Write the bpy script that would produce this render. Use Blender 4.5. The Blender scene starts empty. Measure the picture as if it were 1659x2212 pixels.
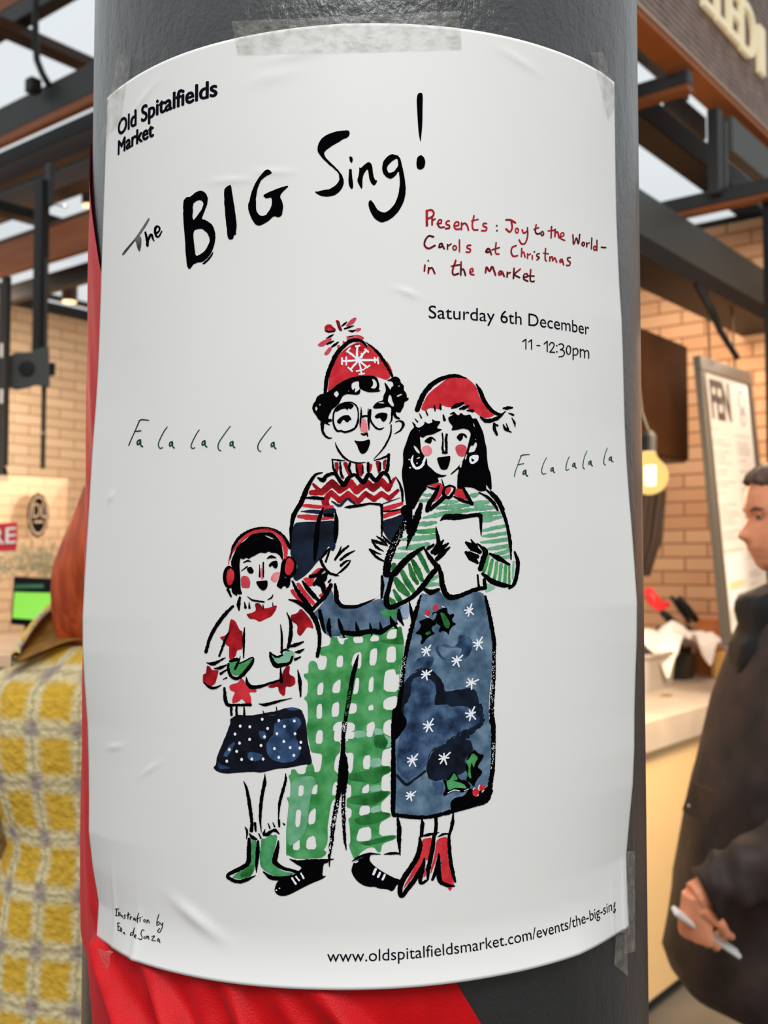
import bpy, bmesh, math, random
import numpy as np
from mathutils import Vector, Matrix
from mathutils.geometry import delaunay_2d_cdt

random.seed(7); rng = np.random.default_rng(7)
scene = bpy.context.scene
col = scene.collection

# ------------------------------------------------------------------ camera
W, H = 1659.0, 2212.0
FPX = 2236.27
PITCH = 0.046809
EYE = 1.56
CAM = np.array([0.01444, -0.8595, EYE])
cd = bpy.data.cameras.new('camera')
cam = bpy.data.objects.new('camera', cd); col.objects.link(cam)
cam.location = CAM
cam.rotation_euler = (math.pi/2 + PITCH, 0, 0)
cd.sensor_fit = 'HORIZONTAL'; cd.sensor_width = 36.0
cd.lens = FPX/W*36.0
cd.clip_start = 0.02; cd.clip_end = 200
cd.dof.use_dof = True; cd.dof.focus_distance = 0.67; cd.dof.aperture_fstop = 13.0
scene.camera = cam

# ------------------------------------------------------------------ colour management
vs = scene.view_settings
vs.view_transform = 'Standard'; vs.look = 'None'; vs.gamma = 1.0; vs.use_curve_mapping = False
vs.exposure = 0.0

def lin(c):
    c = c/255.0
    return c/12.92 if c <= 0.04045 else ((c+0.055)/1.055)**2.4
def rgb(r, g, b, k=1.0):
    return (min(lin(r)*k, 1), min(lin(g)*k, 1), min(lin(b)*k, 1), 1.0)

# ------------------------------------------------------------------ daylight: overcast sky over the glazed market roof, dim below
wd = bpy.data.worlds.new('overcast_sky'); scene.world = wd; wd.use_nodes = True
nt = wd.node_tree; nt.nodes.clear()
tc = nt.nodes.new('ShaderNodeTexCoord'); sep = nt.nodes.new('ShaderNodeSeparateXYZ')
mr = nt.nodes.new('ShaderNodeMapRange'); mr.inputs['From Min'].default_value = -1; mr.inputs['From Max'].default_value = 1
cr = nt.nodes.new('ShaderNodeValToRGB')
SKY = [(0.0, (0.05, 0.048, 0.045)), (0.40, (0.07, 0.066, 0.062)), (0.50, (0.22, 0.215, 0.21)), (0.58, (0.66, 0.665, 0.67)), (0.68, (0.90, 0.925, 0.95)), (1.0, (0.92, 0.95, 0.98))]
el = cr.color_ramp.elements
el[0].position, el[0].color = SKY[0][0], (*SKY[0][1], 1)
el[1].position, el[1].color = SKY[-1][0], (*SKY[-1][1], 1)
for p, c in SKY[1:-1]:
    e = el.new(p); e.color = (*c, 1)
bg = nt.nodes.new('ShaderNodeBackground'); bg.inputs['Strength'].default_value = 1.0
wo = nt.nodes.new('ShaderNodeOutputWorld')
L = nt.links.new
L(tc.outputs['Generated'], sep.inputs[0]); L(sep.outputs['Z'], mr.inputs['Value']); L(mr.outputs[0], cr.inputs[0])
L(cr.outputs[0], bg.inputs['Color']); L(bg.outputs[0], wo.inputs['Surface'])

def area_light(name, loc, target, size, power, color, sizey=None):
    d = bpy.data.lights.new(name, 'AREA'); d.energy = power; d.color = color
    d.shape = 'RECTANGLE'; d.size = size; d.size_y = sizey or size
    o = bpy.data.objects.new(name, d); col.objects.link(o); o.location = loc
    o.rotation_euler = (Vector(target)-Vector(loc)).to_track_quat('-Z', 'Y').to_euler()
    return o
# roof-light daylight falling on the post from the aisle behind the photographer
area_light('aisle_rooflight', (0.2, -2.5, 4.7), (0, 0, 1.6), 2.0, 120, (0.97, 0.985, 1.0))

# ------------------------------------------------------------------ material helpers
def mat(name, color, rough=0.6, metal=0.0, spec=0.5, emit=None, estr=0.0, alpha=None):
    m = bpy.data.materials.new(name); m.use_nodes = True
    b = m.node_tree.nodes['Principled BSDF']
    b.inputs['Base Color'].default_value = color
    b.inputs['Roughness'].default_value = rough
    b.inputs['Metallic'].default_value = metal
    b.inputs['Specular IOR Level'].default_value = spec
    if emit: b.inputs['Emission Color'].default_value = emit; b.inputs['Emission Strength'].default_value = estr
    if alpha is not None: b.inputs['Alpha'].default_value = alpha
    return m
def nodes_of(m):
    t = m.node_tree
    return t, t.nodes['Principled BSDF'], t.links.new
def noise_mat(name, c1, c2, scale, lo=0.35, hi=0.65, rough=0.7, bump=0.0, bscale=None, detail=5, spec=0.4, metal=0.0, coord='Object', c3=None, stretch=None):
    m = mat(name, c1, rough, metal, spec); t, b, L = nodes_of(m)
    tc = t.nodes.new('ShaderNodeTexCoord'); src = tc.outputs[coord]
    if stretch:
        mp = t.nodes.new('ShaderNodeMapping'); mp.inputs['Scale'].default_value = stretch; L(src, mp.inputs[0]); src = mp.outputs[0]
    n = t.nodes.new('ShaderNodeTexNoise'); n.inputs['Scale'].default_value = scale; n.inputs['Detail'].default_value = detail
    r = t.nodes.new('ShaderNodeValToRGB')
    r.color_ramp.elements[0].position = lo; r.color_ramp.elements[0].color = c1
    r.color_ramp.elements[1].position = hi; r.color_ramp.elements[1].color = c2
    if c3: e = r.color_ramp.elements.new((lo+hi)/2); e.color = c3
    L(src, n.inputs['Vector']); L(n.outputs['Fac'], r.inputs[0]); L(r.outputs[0], b.inputs['Base Color'])
    if bump:
        n2 = t.nodes.new('ShaderNodeTexNoise'); n2.inputs['Scale'].default_value = bscale or scale*2; n2.inputs['Detail'].default_value = 6
        bp = t.nodes.new('ShaderNodeBump'); bp.inputs['Strength'].default_value = bump; bp.inputs['Distance'].default_value = 0.01
        L(src, n2.inputs['Vector']); L(n2.outputs['Fac'], bp.inputs['Height']); L(bp.outputs[0], b.inputs['Normal'])
    return m

# ------------------------------------------------------------------ object helpers
def tag(o, label=None, cat=None, group=None, kind=None):
    if label: o['label'] = label
    if cat: o['category'] = cat
    if group: o['group'] = group
    if kind: o['kind'] = kind
    return o
def thing(name, loc, label, cat, group=None):
    o = bpy.data.objects.new(name, None); col.objects.link(o); o.location = loc; o.empty_display_size = 0.05
    return tag(o, label, cat, group)
def world_of(o):
    p = Vector((0, 0, 0))
    while o is not None:
        p = p + Vector(o.location); o = o.parent
    return p
def build(name, verts, faces, mats, parent=None, mi=None, smooth=False, origin=None):
    """verts in world space; the mesh is stored relative to its origin"""
    v = np.asarray(verts, dtype=float).reshape(-1, 3)
    org = np.array(world_of(parent)) if parent is not None else np.array(origin if origin is not None else ((v.min(0)+v.max(0))/2*np.array([1, 1, 0])+np.array([0, 0, v[:, 2].min()])))
    me = bpy.data.meshes.new(name)
    me.from_pydata((v-org).tolist(), [], [tuple(int(i) for i in f) for f in faces])
    for m in (mats if isinstance(mats, (list, tuple)) else [mats]): me.materials.append(m)
    if mi is not None: me.polygons.foreach_set('material_index', list(mi))
    if smooth: me.polygons.foreach_set('use_smooth', [True]*len(me.polygons))
    me.update()
    o = bpy.data.objects.new(name, me); col.objects.link(o)
    if parent is not None: o.parent = parent
    else: o.location = org
    return o
def bevel(o, w, seg=2):
    m = o.modifiers.new('bevel', 'BEVEL'); m.width = w; m.segments = seg; m.limit_method = 'ANGLE'; return o

class MB:
    """collects shapes for one mesh"""
    def __init__(s): s.v = []; s.f = []; s.mi = []; s.cur = 0
    def add(s, v, f):
        n = len(s.v); s.v.extend([tuple(map(float, p)) for p in v]); s.f.extend([tuple(int(i)+n for i in q) for q in f]); s.mi.extend([s.cur]*len(f)); return s
    def box(s, c, ax, sz):
        c = np.array(c, float); a = [np.array(x, float)*h/2 for x, h in zip(ax, sz)]
        v = [c+i*a[0]+j*a[1]+k*a[2] for i in (-1, 1) for j in (-1, 1) for k in (-1, 1)]
        return s.add(v, [(0, 1, 3, 2), (4, 6, 7, 5), (0, 4, 5, 1), (2, 3, 7, 6), (0, 2, 6, 4), (1, 5, 7, 3)])
    def tube(s, pts, r, n=10, caps=True):
        pts = np.array(pts, float); rr = np.broadcast_to(np.array(r, float), (len(pts),))
        v = []; up = np.array([0.0, 0.0, 1.0]); prev = None
        for i, p in enumerate(pts):
            t = pts[min(i+1, len(pts)-1)]-pts[max(i-1, 0)]; t = t/(np.linalg.norm(t)+1e-12)
            if prev is None:
                a = np.cross(t, up)
                if np.linalg.norm(a) < 1e-3: a = np.cross(t, np.array([1.0, 0, 0]))
            else: a = prev-t*np.dot(prev, t)
            a = a/(np.linalg.norm(a)+1e-12); prev = a; b = np.cross(t, a)
            for k in range(n):
                w = 2*math.pi*k/n; v.append(p+rr[i]*(math.cos(w)*a+math.sin(w)*b))
        f = []
        for i in range(len(pts)-1):
            for k in range(n):
                f.append((i*n+k, i*n+(k+1) % n, (i+1)*n+(k+1) % n, (i+1)*n+k))
        if caps: f.append(tuple(range(n-1, -1, -1))); f.append(tuple((len(pts)-1)*n+k for k in range(n)))
        return s.add(v, f)
    def lathe(s, c, prof, n=24, axis=(0, 0, 1)):
        c = np.array(c, float); ax = np.array(axis, float); ax /= np.linalg.norm(ax)
        a = np.cross(ax, [1, 0, 0]) if abs(ax[0]) < .9 else np.cross(ax, [0, 1, 0]); a /= np.linalg.norm(a); b = np.cross(ax, a)
        v = [c+ax*z+max(r, 1e-5)*(math.cos(2*math.pi*k/n)*a+math.sin(2*math.pi*k/n)*b) for r, z in prof for k in range(n)]
        f = [(i*n+k, i*n+(k+1) % n, (i+1)*n+(k+1) % n, (i+1)*n+k) for i in range(len(prof)-1) for k in range(n)]
        f.append(tuple(range(n-1, -1, -1))); f.append(tuple((len(prof)-1)*n+k for k in range(n)))
        return s.add(v, f)
    def loft(s, rings, caps=True):
        n = len(rings[0]); v = [p for r in rings for p in r]
        f = [(i*n+k, i*n+(k+1) % n, (i+1)*n+(k+1) % n, (i+1)*n+k) for i in range(len(rings)-1) for k in range(n)]
        if caps: f.append(tuple(range(n-1, -1, -1))); f.append(tuple((len(rings)-1)*n+k for k in range(n)))
        return s.add(v, f)
    def build(s, name, mats, parent=None, smooth=False, origin=None):
        return build(name, s.v, s.f, mats, parent, s.mi, smooth, origin)

def at(px, py, depth):
    """the point of the place seen at a photo pixel, at a depth straight ahead of the camera"""
    r = (px-W/2)/FPX; u = -(py-H/2)/FPX
    d = np.array([r, math.cos(PITCH)-u*math.sin(PITCH), math.sin(PITCH)+u*math.cos(PITCH)])
    return CAM+d*(depth/d[1])

# ------------------------------------------------------------------ the iron column
R0 = 0.2235
PC, PH, PK, ZH, PZ = -0.01755, 0.944, 0.02174, 0.297, EYE+0.1778*0.2235
m_iron = noise_mat('grey_gloss_paint', (0.013, 0.013, 0.013, 1), (0.022, 0.022, 0.0215, 1), 9, 0.35, 0.7, rough=0.27, spec=0.8)
m_iron.node_tree.nodes['Principled BSDF'].inputs['Coat Weight'].default_value = .1
m_iron.node_tree.nodes['Principled BSDF'].inputs['Coat Roughness'].default_value = 0.24
t, b, L = nodes_of(m_iron)
tc = t.nodes.new('ShaderNodeTexCoord')
mp = t.nodes.new('ShaderNodeMapping'); mp.inputs['Scale'].default_value = (1, 1, 0.45)
n1 = t.nodes.new('ShaderNodeTexNoise'); n1.inputs['Scale'].default_value = 38; n1.inputs['Detail'].default_value = 7; n1.inputs['Roughness'].default_value = .65
n2 = t.nodes.new('ShaderNodeTexNoise'); n2.inputs['Scale'].default_value = 240; n2.inputs['Detail'].default_value = 4
mx = t.nodes.new('ShaderNodeMath'); mx.operation = 'MULTIPLY_ADD'; mx.inputs[1].default_value = 0.18
bp = t.nodes.new('ShaderNodeBump'); bp.inputs['Strength'].default_value = 0.65; bp.inputs['Distance'].default_value = 0.005
L(tc.outputs['Object'], mp.inputs[0]); L(mp.outputs[0], n1.inputs['Vector']); L(tc.outputs['Object'], n2.inputs['Vector'])
L(n2.outputs['Fac'], mx.inputs[0]); L(n1.outputs['Fac'], mx.inputs[2]); L(mx.outputs[0], bp.inputs['Height']); L(bp.outputs[0], b.inputs['Normal'])
colm = MB()
NS = 160
colm.lathe((0, 0, 0), [(R0-.0008, z) for z in (0.0, 0.8, 1.6, 2.4, 3.2, 4.3)], NS)
o = colm.build('column', m_iron, smooth=True, origin=(0, 0, 0))
tag(o, 'round grey-black painted iron column carrying the carol poster', 'column')

# ------------------------------------------------------------------ paper surface: wrapped on the column, its untaped sides lifting off
VT = np.linspace(-1, 1, 25)
FLL = np.array([-0.4, -.6, 4.1, 7.3, 7.4, 7.9, 9.0, 11.3, 13.3, 13.7, 12.7, 11.4, 10.1, 9.0, 7.8, 6.2, 4.9, 4.1, 3.5, 3.1, 2.7, 2.2, 1.6, 1.0, .4])*.001
FLR = np.array([2.4, 2.4, 2.0, 4.5, 7.3, 8.8, 9.3, 10.4, 11.6, 12.1, 10.6, 9.0, 7.2, 5.7, 4.6, 4.1, 3.6, 3.0, 1.6, .8, 0, -.4, -.6, -.7, -.7])*.001
WRINK = []   # (phi, z, s_phi, s_z, shear, amp)
def paper_r(phi, z):
    t = (phi-PC)/PH; v = (z-PZ-PK*R0*(phi-PC))/ZH
    fl = np.where(t < 0, np.interp(v, VT, FLL), np.interp(v, VT, FLR))
    e = np.clip((np.abs(t)-.42)/.58, 0, 1.15)**2
    r = R0+.0013+fl*e+.0058*np.clip((-v-.88)/.12, 0, 1.2)**2*np.clip((.96-np.abs(t))/.25, .2, 1)
    r = r+.00022*np.sin(phi*9+z*17)*np.sin(z*23-phi*5)
    for p, zz, sp, sz, sh, a in WRINK:
        d = phi-p; q = (z-zz)-sh*d
        r = r+a*np.exp(-(d/sp)**2-(q/sz)**2)
    return r
def hit(px, surf):
    px = np.asarray(px, float).reshape(-1, 2)
    r = (px[:, 0]-W/2)/FPX; u = -(px[:, 1]-H/2)/FPX
    d = np.stack([r, math.cos(PITCH)-u*math.sin(PITCH), math.sin(PITCH)+u*math.cos(PITCH)], 1)
    A = d[:, 0]**2+d[:, 1]**2; B = CAM[0]*d[:, 0]+CAM[1]*d[:, 1]
    rad = np.full(len(px), R0)
    for _ in range(10):
        C = CAM[0]**2+CAM[1]**2-rad**2
        s = (-B-np.sqrt(np.maximum(B*B-A*C, 0)))/A
        P = CAM+d*s[:, None]
        phi = np.arctan2(P[:, 0], -P[:, 1]); rad = surf(phi, P[:, 2]) if callable(surf) else np.full(len(px), surf)
    return phi, P[:, 2]
def on(phi, z, r):
    return np.stack([r*np.sin(phi), -r*np.cos(phi), z+0*phi], -1)
def px_paper(px, lift):
    phi, z = hit(px, paper_r)
    return on(phi, z, paper_r(phi, z)+lift)
def wr(px, py, spx, spy, slope, amp):
    """a crease or dent of the paper, sizes in photo pixels (about 0.29 mm each)"""
    p, z = hit([(px, py)], R0+.001)
    WRINK.append((p[0], z[0], spx*.00029/R0, spy*.00029, -slope*R0, amp))
for a in [(425, 1985, 60, 16, .45, .0016), (880, 632, 24, 5, .35, .0007), (262, 1612, 26, 5, -.2, .0007), (258, 1075, 10, 8, -.6, .0007),
          (1340, 1960, 5, 90, 0, .0012), (1318, 1975, 4, 60, 0, .0009), (250, 1960, 7, 90, 0, .0007), (300, 2040, 12, 80, 0, .0012), (240, 255, 8, 60, 0, .001), (640, 118, 60, 12, -.1, .0005),
          (1120, 130, 50, 10, .3, .0005), (330, 1660, 30, 5, -.6, .0006), (590, 165, 50, 16, -.1, .0004), (1300, 190, 12, 40, .4, .0008), (310, 215, 50, 10, -.5, .0005), (590, 372, 40, 6, .1, .0005), (500, 390, 50, 6, .1, .0005)]: wr(*a)

m_paper = noise_mat('poster_paper', (0.775, 0.762, 0.73, 1), (0.80, 0.79, 0.765, 1), 6, .3, .7, rough=0.5, spec=0.35)
poster = thing('poster', (0, -R0, PZ-ZH), 'large white carol-singing event poster wrapped around the column', 'poster')
NU, NV = 230, 320
g_phi = PC+np.linspace(-PH, PH, NU); g_v = np.linspace(-ZH+.0016, ZH, NV)
PHI, V = np.meshgrid(g_phi, g_v); Z = PZ+V+PK*R0*(PHI-PC)
fr = on(PHI, Z, paper_r(PHI, Z)).reshape(-1, 3); bk = on(PHI, Z, paper_r(PHI, Z)-.00018).reshape(-1, 3)
idx = np.arange(NU*NV).reshape(NV, NU)
F = np.stack([idx[:-1, :-1], idx[:-1, 1:], idx[1:, 1:], idx[1:, :-1]], -1).reshape(-1, 4)
n0 = NU*NV
rim = list(idx[0, :])+list(idx[1:, -1])+list(idx[-1, -2::-1])+list(idx[-2:0:-1, 0])
side = [(rim[i]+n0, rim[(i+1) % len(rim)]+n0, rim[(i+1) % len(rim)], rim[i]) for i in range(len(rim))]
build('paper', np.concatenate([fr, bk]), np.concatenate([F, F[:, ::-1]+n0]).tolist()+side, m_paper, poster, smooth=True)

# ------------------------------------------------------------------ printing on the paper
INK = {}
seq = [0]
def crop(x0, y0, s):
    global CX0, CY0, CS
    CX0, CY0, CS = x0, y0, s
def P(s):
    a = np.array([float(q) for q in s.replace(',', ' ').split()]).reshape(-1, 2) if isinstance(s, str) else np.array(s, float)
    return a/CS+np.array([CX0, CY0])
def put(part, m, v2, f, layer):
    seq[0] += 1
    INK.setdefault(part, []).append((m, np.asarray(v2, float), f, .00009+.00005*layer+seq[0]*4e-8))
def chaikin(p, n=1):
    for _ in range(n):
        q = np.roll(p, -1, 0); p = np.stack([.8*p+.2*q, .2*p+.8*q], 1).reshape(-1, 2)
    return p
def resample(p, step):
    out = []
    for i in range(len(p)):
        a, b = p[i], p[(i+1) % len(p)]; n = max(1, int(np.ceil(np.linalg.norm(b-a)/step)))
        for k in range(n): out.append(a+(b-a)*k/n)
    return np.array(out)
def wind(pts, poly):
    x, y = pts[:, 0:1], pts[:, 1:2]; a = poly; b = np.roll(poly, -1, 0)
    up = (a[:, 1] <= y) & (b[:, 1] > y); dn = (a[:, 1] > y) & (b[:, 1] <= y)
    cr = (b[:, 0]-a[:, 0])*(y-a[:, 1])-(x-a[:, 0])*(b[:, 1]-a[:, 1])
    return ((up & (cr > 0)).sum(1)-(dn & (cr < 0)).sum(1))
def fill_px(part, m, poly, layer=1, holes=(), sm=1, jit=0.0):
    polys = []
    for p in [poly]+list(holes):
        p = chaikin(p, sm) if sm else p
        polys.append(resample(p, 7.0))
    vs2, es = [], []
    for p in polys:
        n = len(vs2)
        vs2 += [tuple(q+(rng.normal(0, jit, 2) if jit else 0)) for q in p]; es += [(n+i, n+(i+1) % len(p)) for i in range(len(p))]
    o = polys[0]; lo, hi = o.min(0), o.max(0)
    if (hi-lo).max() > 16:
        gx, gy = np.meshgrid(np.arange(lo[0]+7, hi[0], 13.0), np.arange(lo[1]+9, hi[1], 22.0))
        g = np.stack([gx.ravel(), gy.ravel()], 1)
        if len(g):
            g = g[wind(g, o) != 0]; vs2 += [tuple(q) for q in g]
    r = delaunay_2d_cdt([Vector(q) for q in vs2], es, [], 0, 1e-4)
    V2 = np.array([tuple(q) for q in r[0]]); T = np.array([f for f in r[2] if len(f) == 3])
    c = V2[T].mean(1); keep = wind(c, o) != 0
    for hp in polys[1:]: keep &= wind(c, hp) == 0
    a = V2[T[:, 1]]-V2[T[:, 0]]; bb = V2[T[:, 2]]-V2[T[:, 0]]
    fl = (a[:, 0]*bb[:, 1]-a[:, 1]*bb[:, 0]) > 0
    T[fl] = T[fl][:, ::-1]
    put(part, m, V2, T[keep].tolist(), layer)
def F_(part, m, s, layer=1, holes=(), sm=1, jit=0.0):
    fill_px(part, m, P(s), layer, [P(h) for h in holes], sm, jit)
def catmull(p, w, step=3.0):
    if len(p) == 2:
        n = max(2, int(np.linalg.norm(p[1]-p[0])/step)+1); t = np.linspace(0, 1, n)[:, None]
        return p[0]+(p[1]-p[0])*t, w[0]+(w[1]-w[0])*t[:, 0]
    q = np.vstack([2*p[0]-p[1], p, 2*p[-1]-p[-2]]); ow = []; op = []
    for i in range(1, len(q)-2):
        n = max(2, int(np.linalg.norm(q[i+1]-q[i])/step)+1)
        for k in range(n):
            t = k/n
            op.append(.5*((2*q[i])+(-q[i-1]+q[i+1])*t+(2*q[i-1]-5*q[i]+4*q[i+1]-q[i+2])*t*t+(-q[i-1]+3*q[i]-3*q[i+1]+q[i+2])*t**3))
            ow.append(w[i-1]+(w[i]-w[i-1])*t)
    op.append(p[-1]); ow.append(w[-1])
    return np.array(op), np.array(ow)
def disc(part, m, c, rx, ry, layer, n=20):
    a = np.linspace(0, 2*np.pi, n, endpoint=False)
    if max(rx, ry) > 9:
        fill_px(part, m, np.stack([c[0]+rx*np.cos(a), c[1]+ry*np.sin(a)], 1), layer, sm=0); return
    v = np.vstack([[c], np.stack([c[0]+rx*np.cos(a), c[1]+ry*np.sin(a)], 1)])
    put(part, m, v, [(0, (i+1) % n+1, i+1) for i in range(n)], layer)
def S_(part, m, s, w, layer=3, sm=True, rag=0.35):
    p = P(s)
    ws = [float(q) for q in w.split()] if isinstance(w, str) else [float(w)]
    if len(ws) == 1: ws = ws*len(p)
    ws = np.interp(np.linspace(0, 1, len(p)), np.linspace(0, 1, len(ws)), ws)/CS
    if m is K and '/' in part: ws = ws*1.12+.35      # the brush was well loaded
    if sm: q, wq = catmull(p, ws)
    else:
        q, wq = [], []
        for i in range(len(p)-1):
            a, b = catmull(p[i:i+2], ws[i:i+2]); q.append(a); wq.append(b)
        q, wq = np.vstack(q), np.concatenate(wq)
    t = np.gradient(q, axis=0); t /= np.linalg.norm(t, axis=1)[:, None]+1e-9
    if not sm:
        for i, c in enumerate(p): disc(part, m, c, ws[i]/2, ws[i]/2, layer, 14)
    n = np.stack([-t[:, 1], t[:, 0]], 1)
    h = np.maximum(wq/2, .25); j = rag*np.minimum(h/3, 1)
    l = q+n*(h+rng.normal(0, 1, len(q))*j)[:, None]; r = q-n*(h+rng.normal(0, 1, len(q))*j)[:, None]
    N = len(q); v = np.vstack([l, q, r]); f = []
    for i in range(N-1):
        f += [(i, N+i, N+i+1, i+1), (N+i, 2*N+i, 2*N+i+1, N+i+1)]
    put(part, m, v, f, layer)
    for c, hh in ((q[0], h[0]), (q[-1], h[-1])):
        if hh > .8: disc(part, m, c, hh, hh, layer, 12)
def E_(part, m, cx, cy, rx, ry=None, layer=3):
    c = P([(cx, cy)])[0]; disc(part, m, c, rx/CS, (ry or rx)/CS, layer)
def O_(part, m, cx, cy, rx, ry, w, layer=3):
    a = np.linspace(0, 2*np.pi, 9); S_(part, m, np.stack([cx+rx*np.cos(a), cy+ry*np.sin(a)], 1), w, layer)
def text_uv(part, m, body, a, b, cap, bold=0.0, layer=3, thick=None):
    """straight set type between two baseline pixels, cap height in pixels near the start"""
    c = bpy.data.curves.new('type', 'FONT'); c.body = body; c.offset = bold; c.resolution_u = 6
    o = bpy.data.objects.new('type', c); col.objects.link(o)
    dg = bpy.context.evaluated_depsgraph_get(); me = o.evaluated_get(dg).to_mesh()
    v = np.array([q.co[:2] for q in me.vertices]); f = [tuple(q.vertices) for q in me.polygons]
    o.evaluated_get(dg).to_mesh_clear(); bpy.data.objects.remove(o); bpy.data.curves.remove(c)
    x0, x1 = v[:, 0].min(), v[:, 0].max()
    (pa, pb), (za, zb) = hit([a, b], paper_r)
    _, zc = hit([(a[0], a[1]-cap)], paper_r)
    t = (v[:, 0]-x0)/(x1-x0); hh = (zc[0]-za)/0.70
    phi = pa+(pb-pa)*t; z = za+(zb-za)*t+v[:, 1]*hh
    seq[0] += 1
    INK.setdefault(part, []).append((m, None, f, on(phi, z, paper_r(phi, z)+.0002+seq[0]*4e-8)))
def wash(name, c1, c2, scale=170, lo=.38, hi=.62, c3=None):
    return noise_mat(name, rgb(*c1, k=PKK), rgb(*c2, k=PKK), scale, lo, hi, rough=.8, spec=.1, detail=6, c3=rgb(*c3, k=PKK) if c3 else None)
PKK = 1.08
K = mat('black_ink', (0.002, 0.002, 0.0025, 1), 1.0, 0, 0.0)
TYPE = mat('dark_print', (0.006, 0.0065, 0.010, 1), 1.0, 0, 0.0)
GREYINK = wash('grey_brush_ink', (60, 60, 62), (120, 120, 120), 60)
REDTXT = wash('dark_red_ink', (75, 5, 12), (175, 30, 40), 60, .40, .60)
GREENTXT = wash('thin_green_ink', (30, 50, 40), (20, 85, 55), 90)
DOTINK = mat('dark_dot_ink', rgb(45, 30, 30), .6)
RED = wash('red_wash', (206, 52, 60), (188, 34, 44), 120)
DRED = wash('deep_red_wash', (182, 26, 36), (112, 8, 18), 110, .36, .64)
PINKRED = wash('pale_red_wash', (205, 78, 88), (188, 60, 72), 150)
PINK = wash('pink_wash', (228, 140, 145), (214, 108, 116), 120)
NAVY = wash('navy_wash', (14, 15, 26), (28, 44, 64), 60, .36, .68)
SLATE = wash('slate_wash', (52, 74, 96), (96, 118, 140), 110, .34, .68)
PALEBLUE = wash('pale_blue_wash', (132, 148, 170), (150, 165, 184), 120)
GREEN = wash('green_wash', (88, 160, 102), (42, 120, 58), 85, .36, .66, c3=(66, 142, 80))
LGREEN = wash('light_green_wash', (140, 186, 158), (120, 172, 142), 130)
DGREEN = wash('dark_green_wash', (50, 124, 62), (22, 84, 34), 110, .36, .64)
STRIPE = wash('stripe_green_wash', (112, 170, 132), (86, 150, 108), 130)
BGREEN = wash('boot_green_wash', (74, 152, 98), (50, 124, 72), 150)
SKIRT = wash('skirt_blue_wash', (108, 132, 152), (52, 74, 94), 90, .34, .68, c3=(76, 100, 122))
SKIRT2 = wash('skirt_mid_wash', (76, 100, 126), (20, 34, 52), 110, .34, .66, c3=(46, 68, 98))
BLOOM = wash('dark_bloom_wash', (10, 14, 24), (18, 30, 46), 120)
MININAVY = wash('mini_skirt_wash', (9, 10, 18), (16, 20, 32), 120)
MINIBLUE = wash('mini_skirt_blue', (22, 38, 62), (56, 84, 122), 120, .34, .66)
WHITE = mat('white_gouache', (0.84, 0.87, 0.90, 1), .6, 0, .3)
BARE = m_paper
# ---- title lettering
q = 'title_lettering'
crop(200, 150, 3.318)
F_(q, K, "650,945 672,918 705,912 740,880 775,868 808,880 828,915 826,955 805,1015 780,1072 820,1082 860,1115 880,1165 882,1215 868,1275 850,1320 825,1350 790,1380 745,1385 720,1400 705,1425 690,1432 676,1405 672,1340 662,1200 652,1080", 3,
   ["720,965 740,945 765,935 790,945 797,965 785,1000 755,1045 718,1088", "722,1158 760,1142 790,1145 825,1172 840,1210 838,1240 815,1290 780,1325 740,1342 730,1260"], jit=.3)
F_(q, K, "785,1392 830,1355 868,1300 862,1330 835,1368 800,1398", 3)
F_(q, K, "942,862 965,840 990,826 997,850 1005,910 1020,1000 1035,1115 1030,1160 1028,1185 1012,1190 1010,1215 980,1222 968,1200 965,1160 952,1050 946,950", 3, jit=.3)
F_(q, K, "1238,722 1262,716 1287,740 1270,752 1235,770 1205,800 1185,850 1172,910 1170,960 1175,1010 1190,1040 1212,1052 1240,1048 1270,1010 1288,960 1283,915 1243,928 1222,903 1260,882 1310,862 1360,842 1408,833 1392,852 1350,892 1345,915 1365,960 1367,995 1355,1050 1330,1062 1300,1050 1270,1080 1230,1108 1190,1122 1165,1110 1135,1060 1118,1010 1115,965 1128,935 1140,880 1165,820 1195,770", 3, jit=.3)
F_(q, GREYINK, "210,1328 228,1300 262,1262 310,1205 360,1130 405,1060 410,1075 385,1120 345,1180 300,1235 260,1285 225,1330", 3)
F_(q, GREYINK, "325,1190 345,1195 352,1215 350,1260 340,1308 325,1290 312,1235 305,1225", 3)
S_(q, K, "380,1168 392,1220 395,1262", "14 22 18"); S_(q, K, "395,1235 410,1198 424,1182 432,1210 442,1228", "12 16 16 14 8")
S_(q, K, "452,1178 478,1158 480,1132 462,1125 450,1150 456,1190 474,1200 498,1160", "14 12 14 14 18 16 12 8")
crop(650, 150, 4.74)
F_(q, K, "488,622 503,658 490,685 465,705 435,712 395,738 340,772 265,820 240,850 240,880 265,915 330,980 390,1040 420,1080 440,1140 438,1170 420,1220 390,1260 350,1285 300,1300 262,1303 205,1295 165,1275 142,1250 180,1250 235,1235 290,1228 340,1200 375,1170 395,1135 392,1085 380,1055 330,1010 250,940 200,885 175,850 168,820 178,765 205,718 240,685 300,655 370,632 430,628", 3, jit=.25)
F_(q, K, "495,888 525,897 533,925 522,962 500,938", 3); F_(q, K, "492,1020 522,1020 523,1080 535,1170 535,1205 524,1230 500,1205 488,1165 487,1120 492,1060", 3)
F_(q, K, "597,1000 615,1012 640,985 690,945 720,962 732,1000 738,1060 748,1110 765,1138 783,1135 770,1170 750,1190 722,1170 700,1120 692,1060 685,1020 665,1035 640,1080 630,1130 630,1215 618,1222 600,1190 575,1140 590,1090 597,1045", 3)
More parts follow.
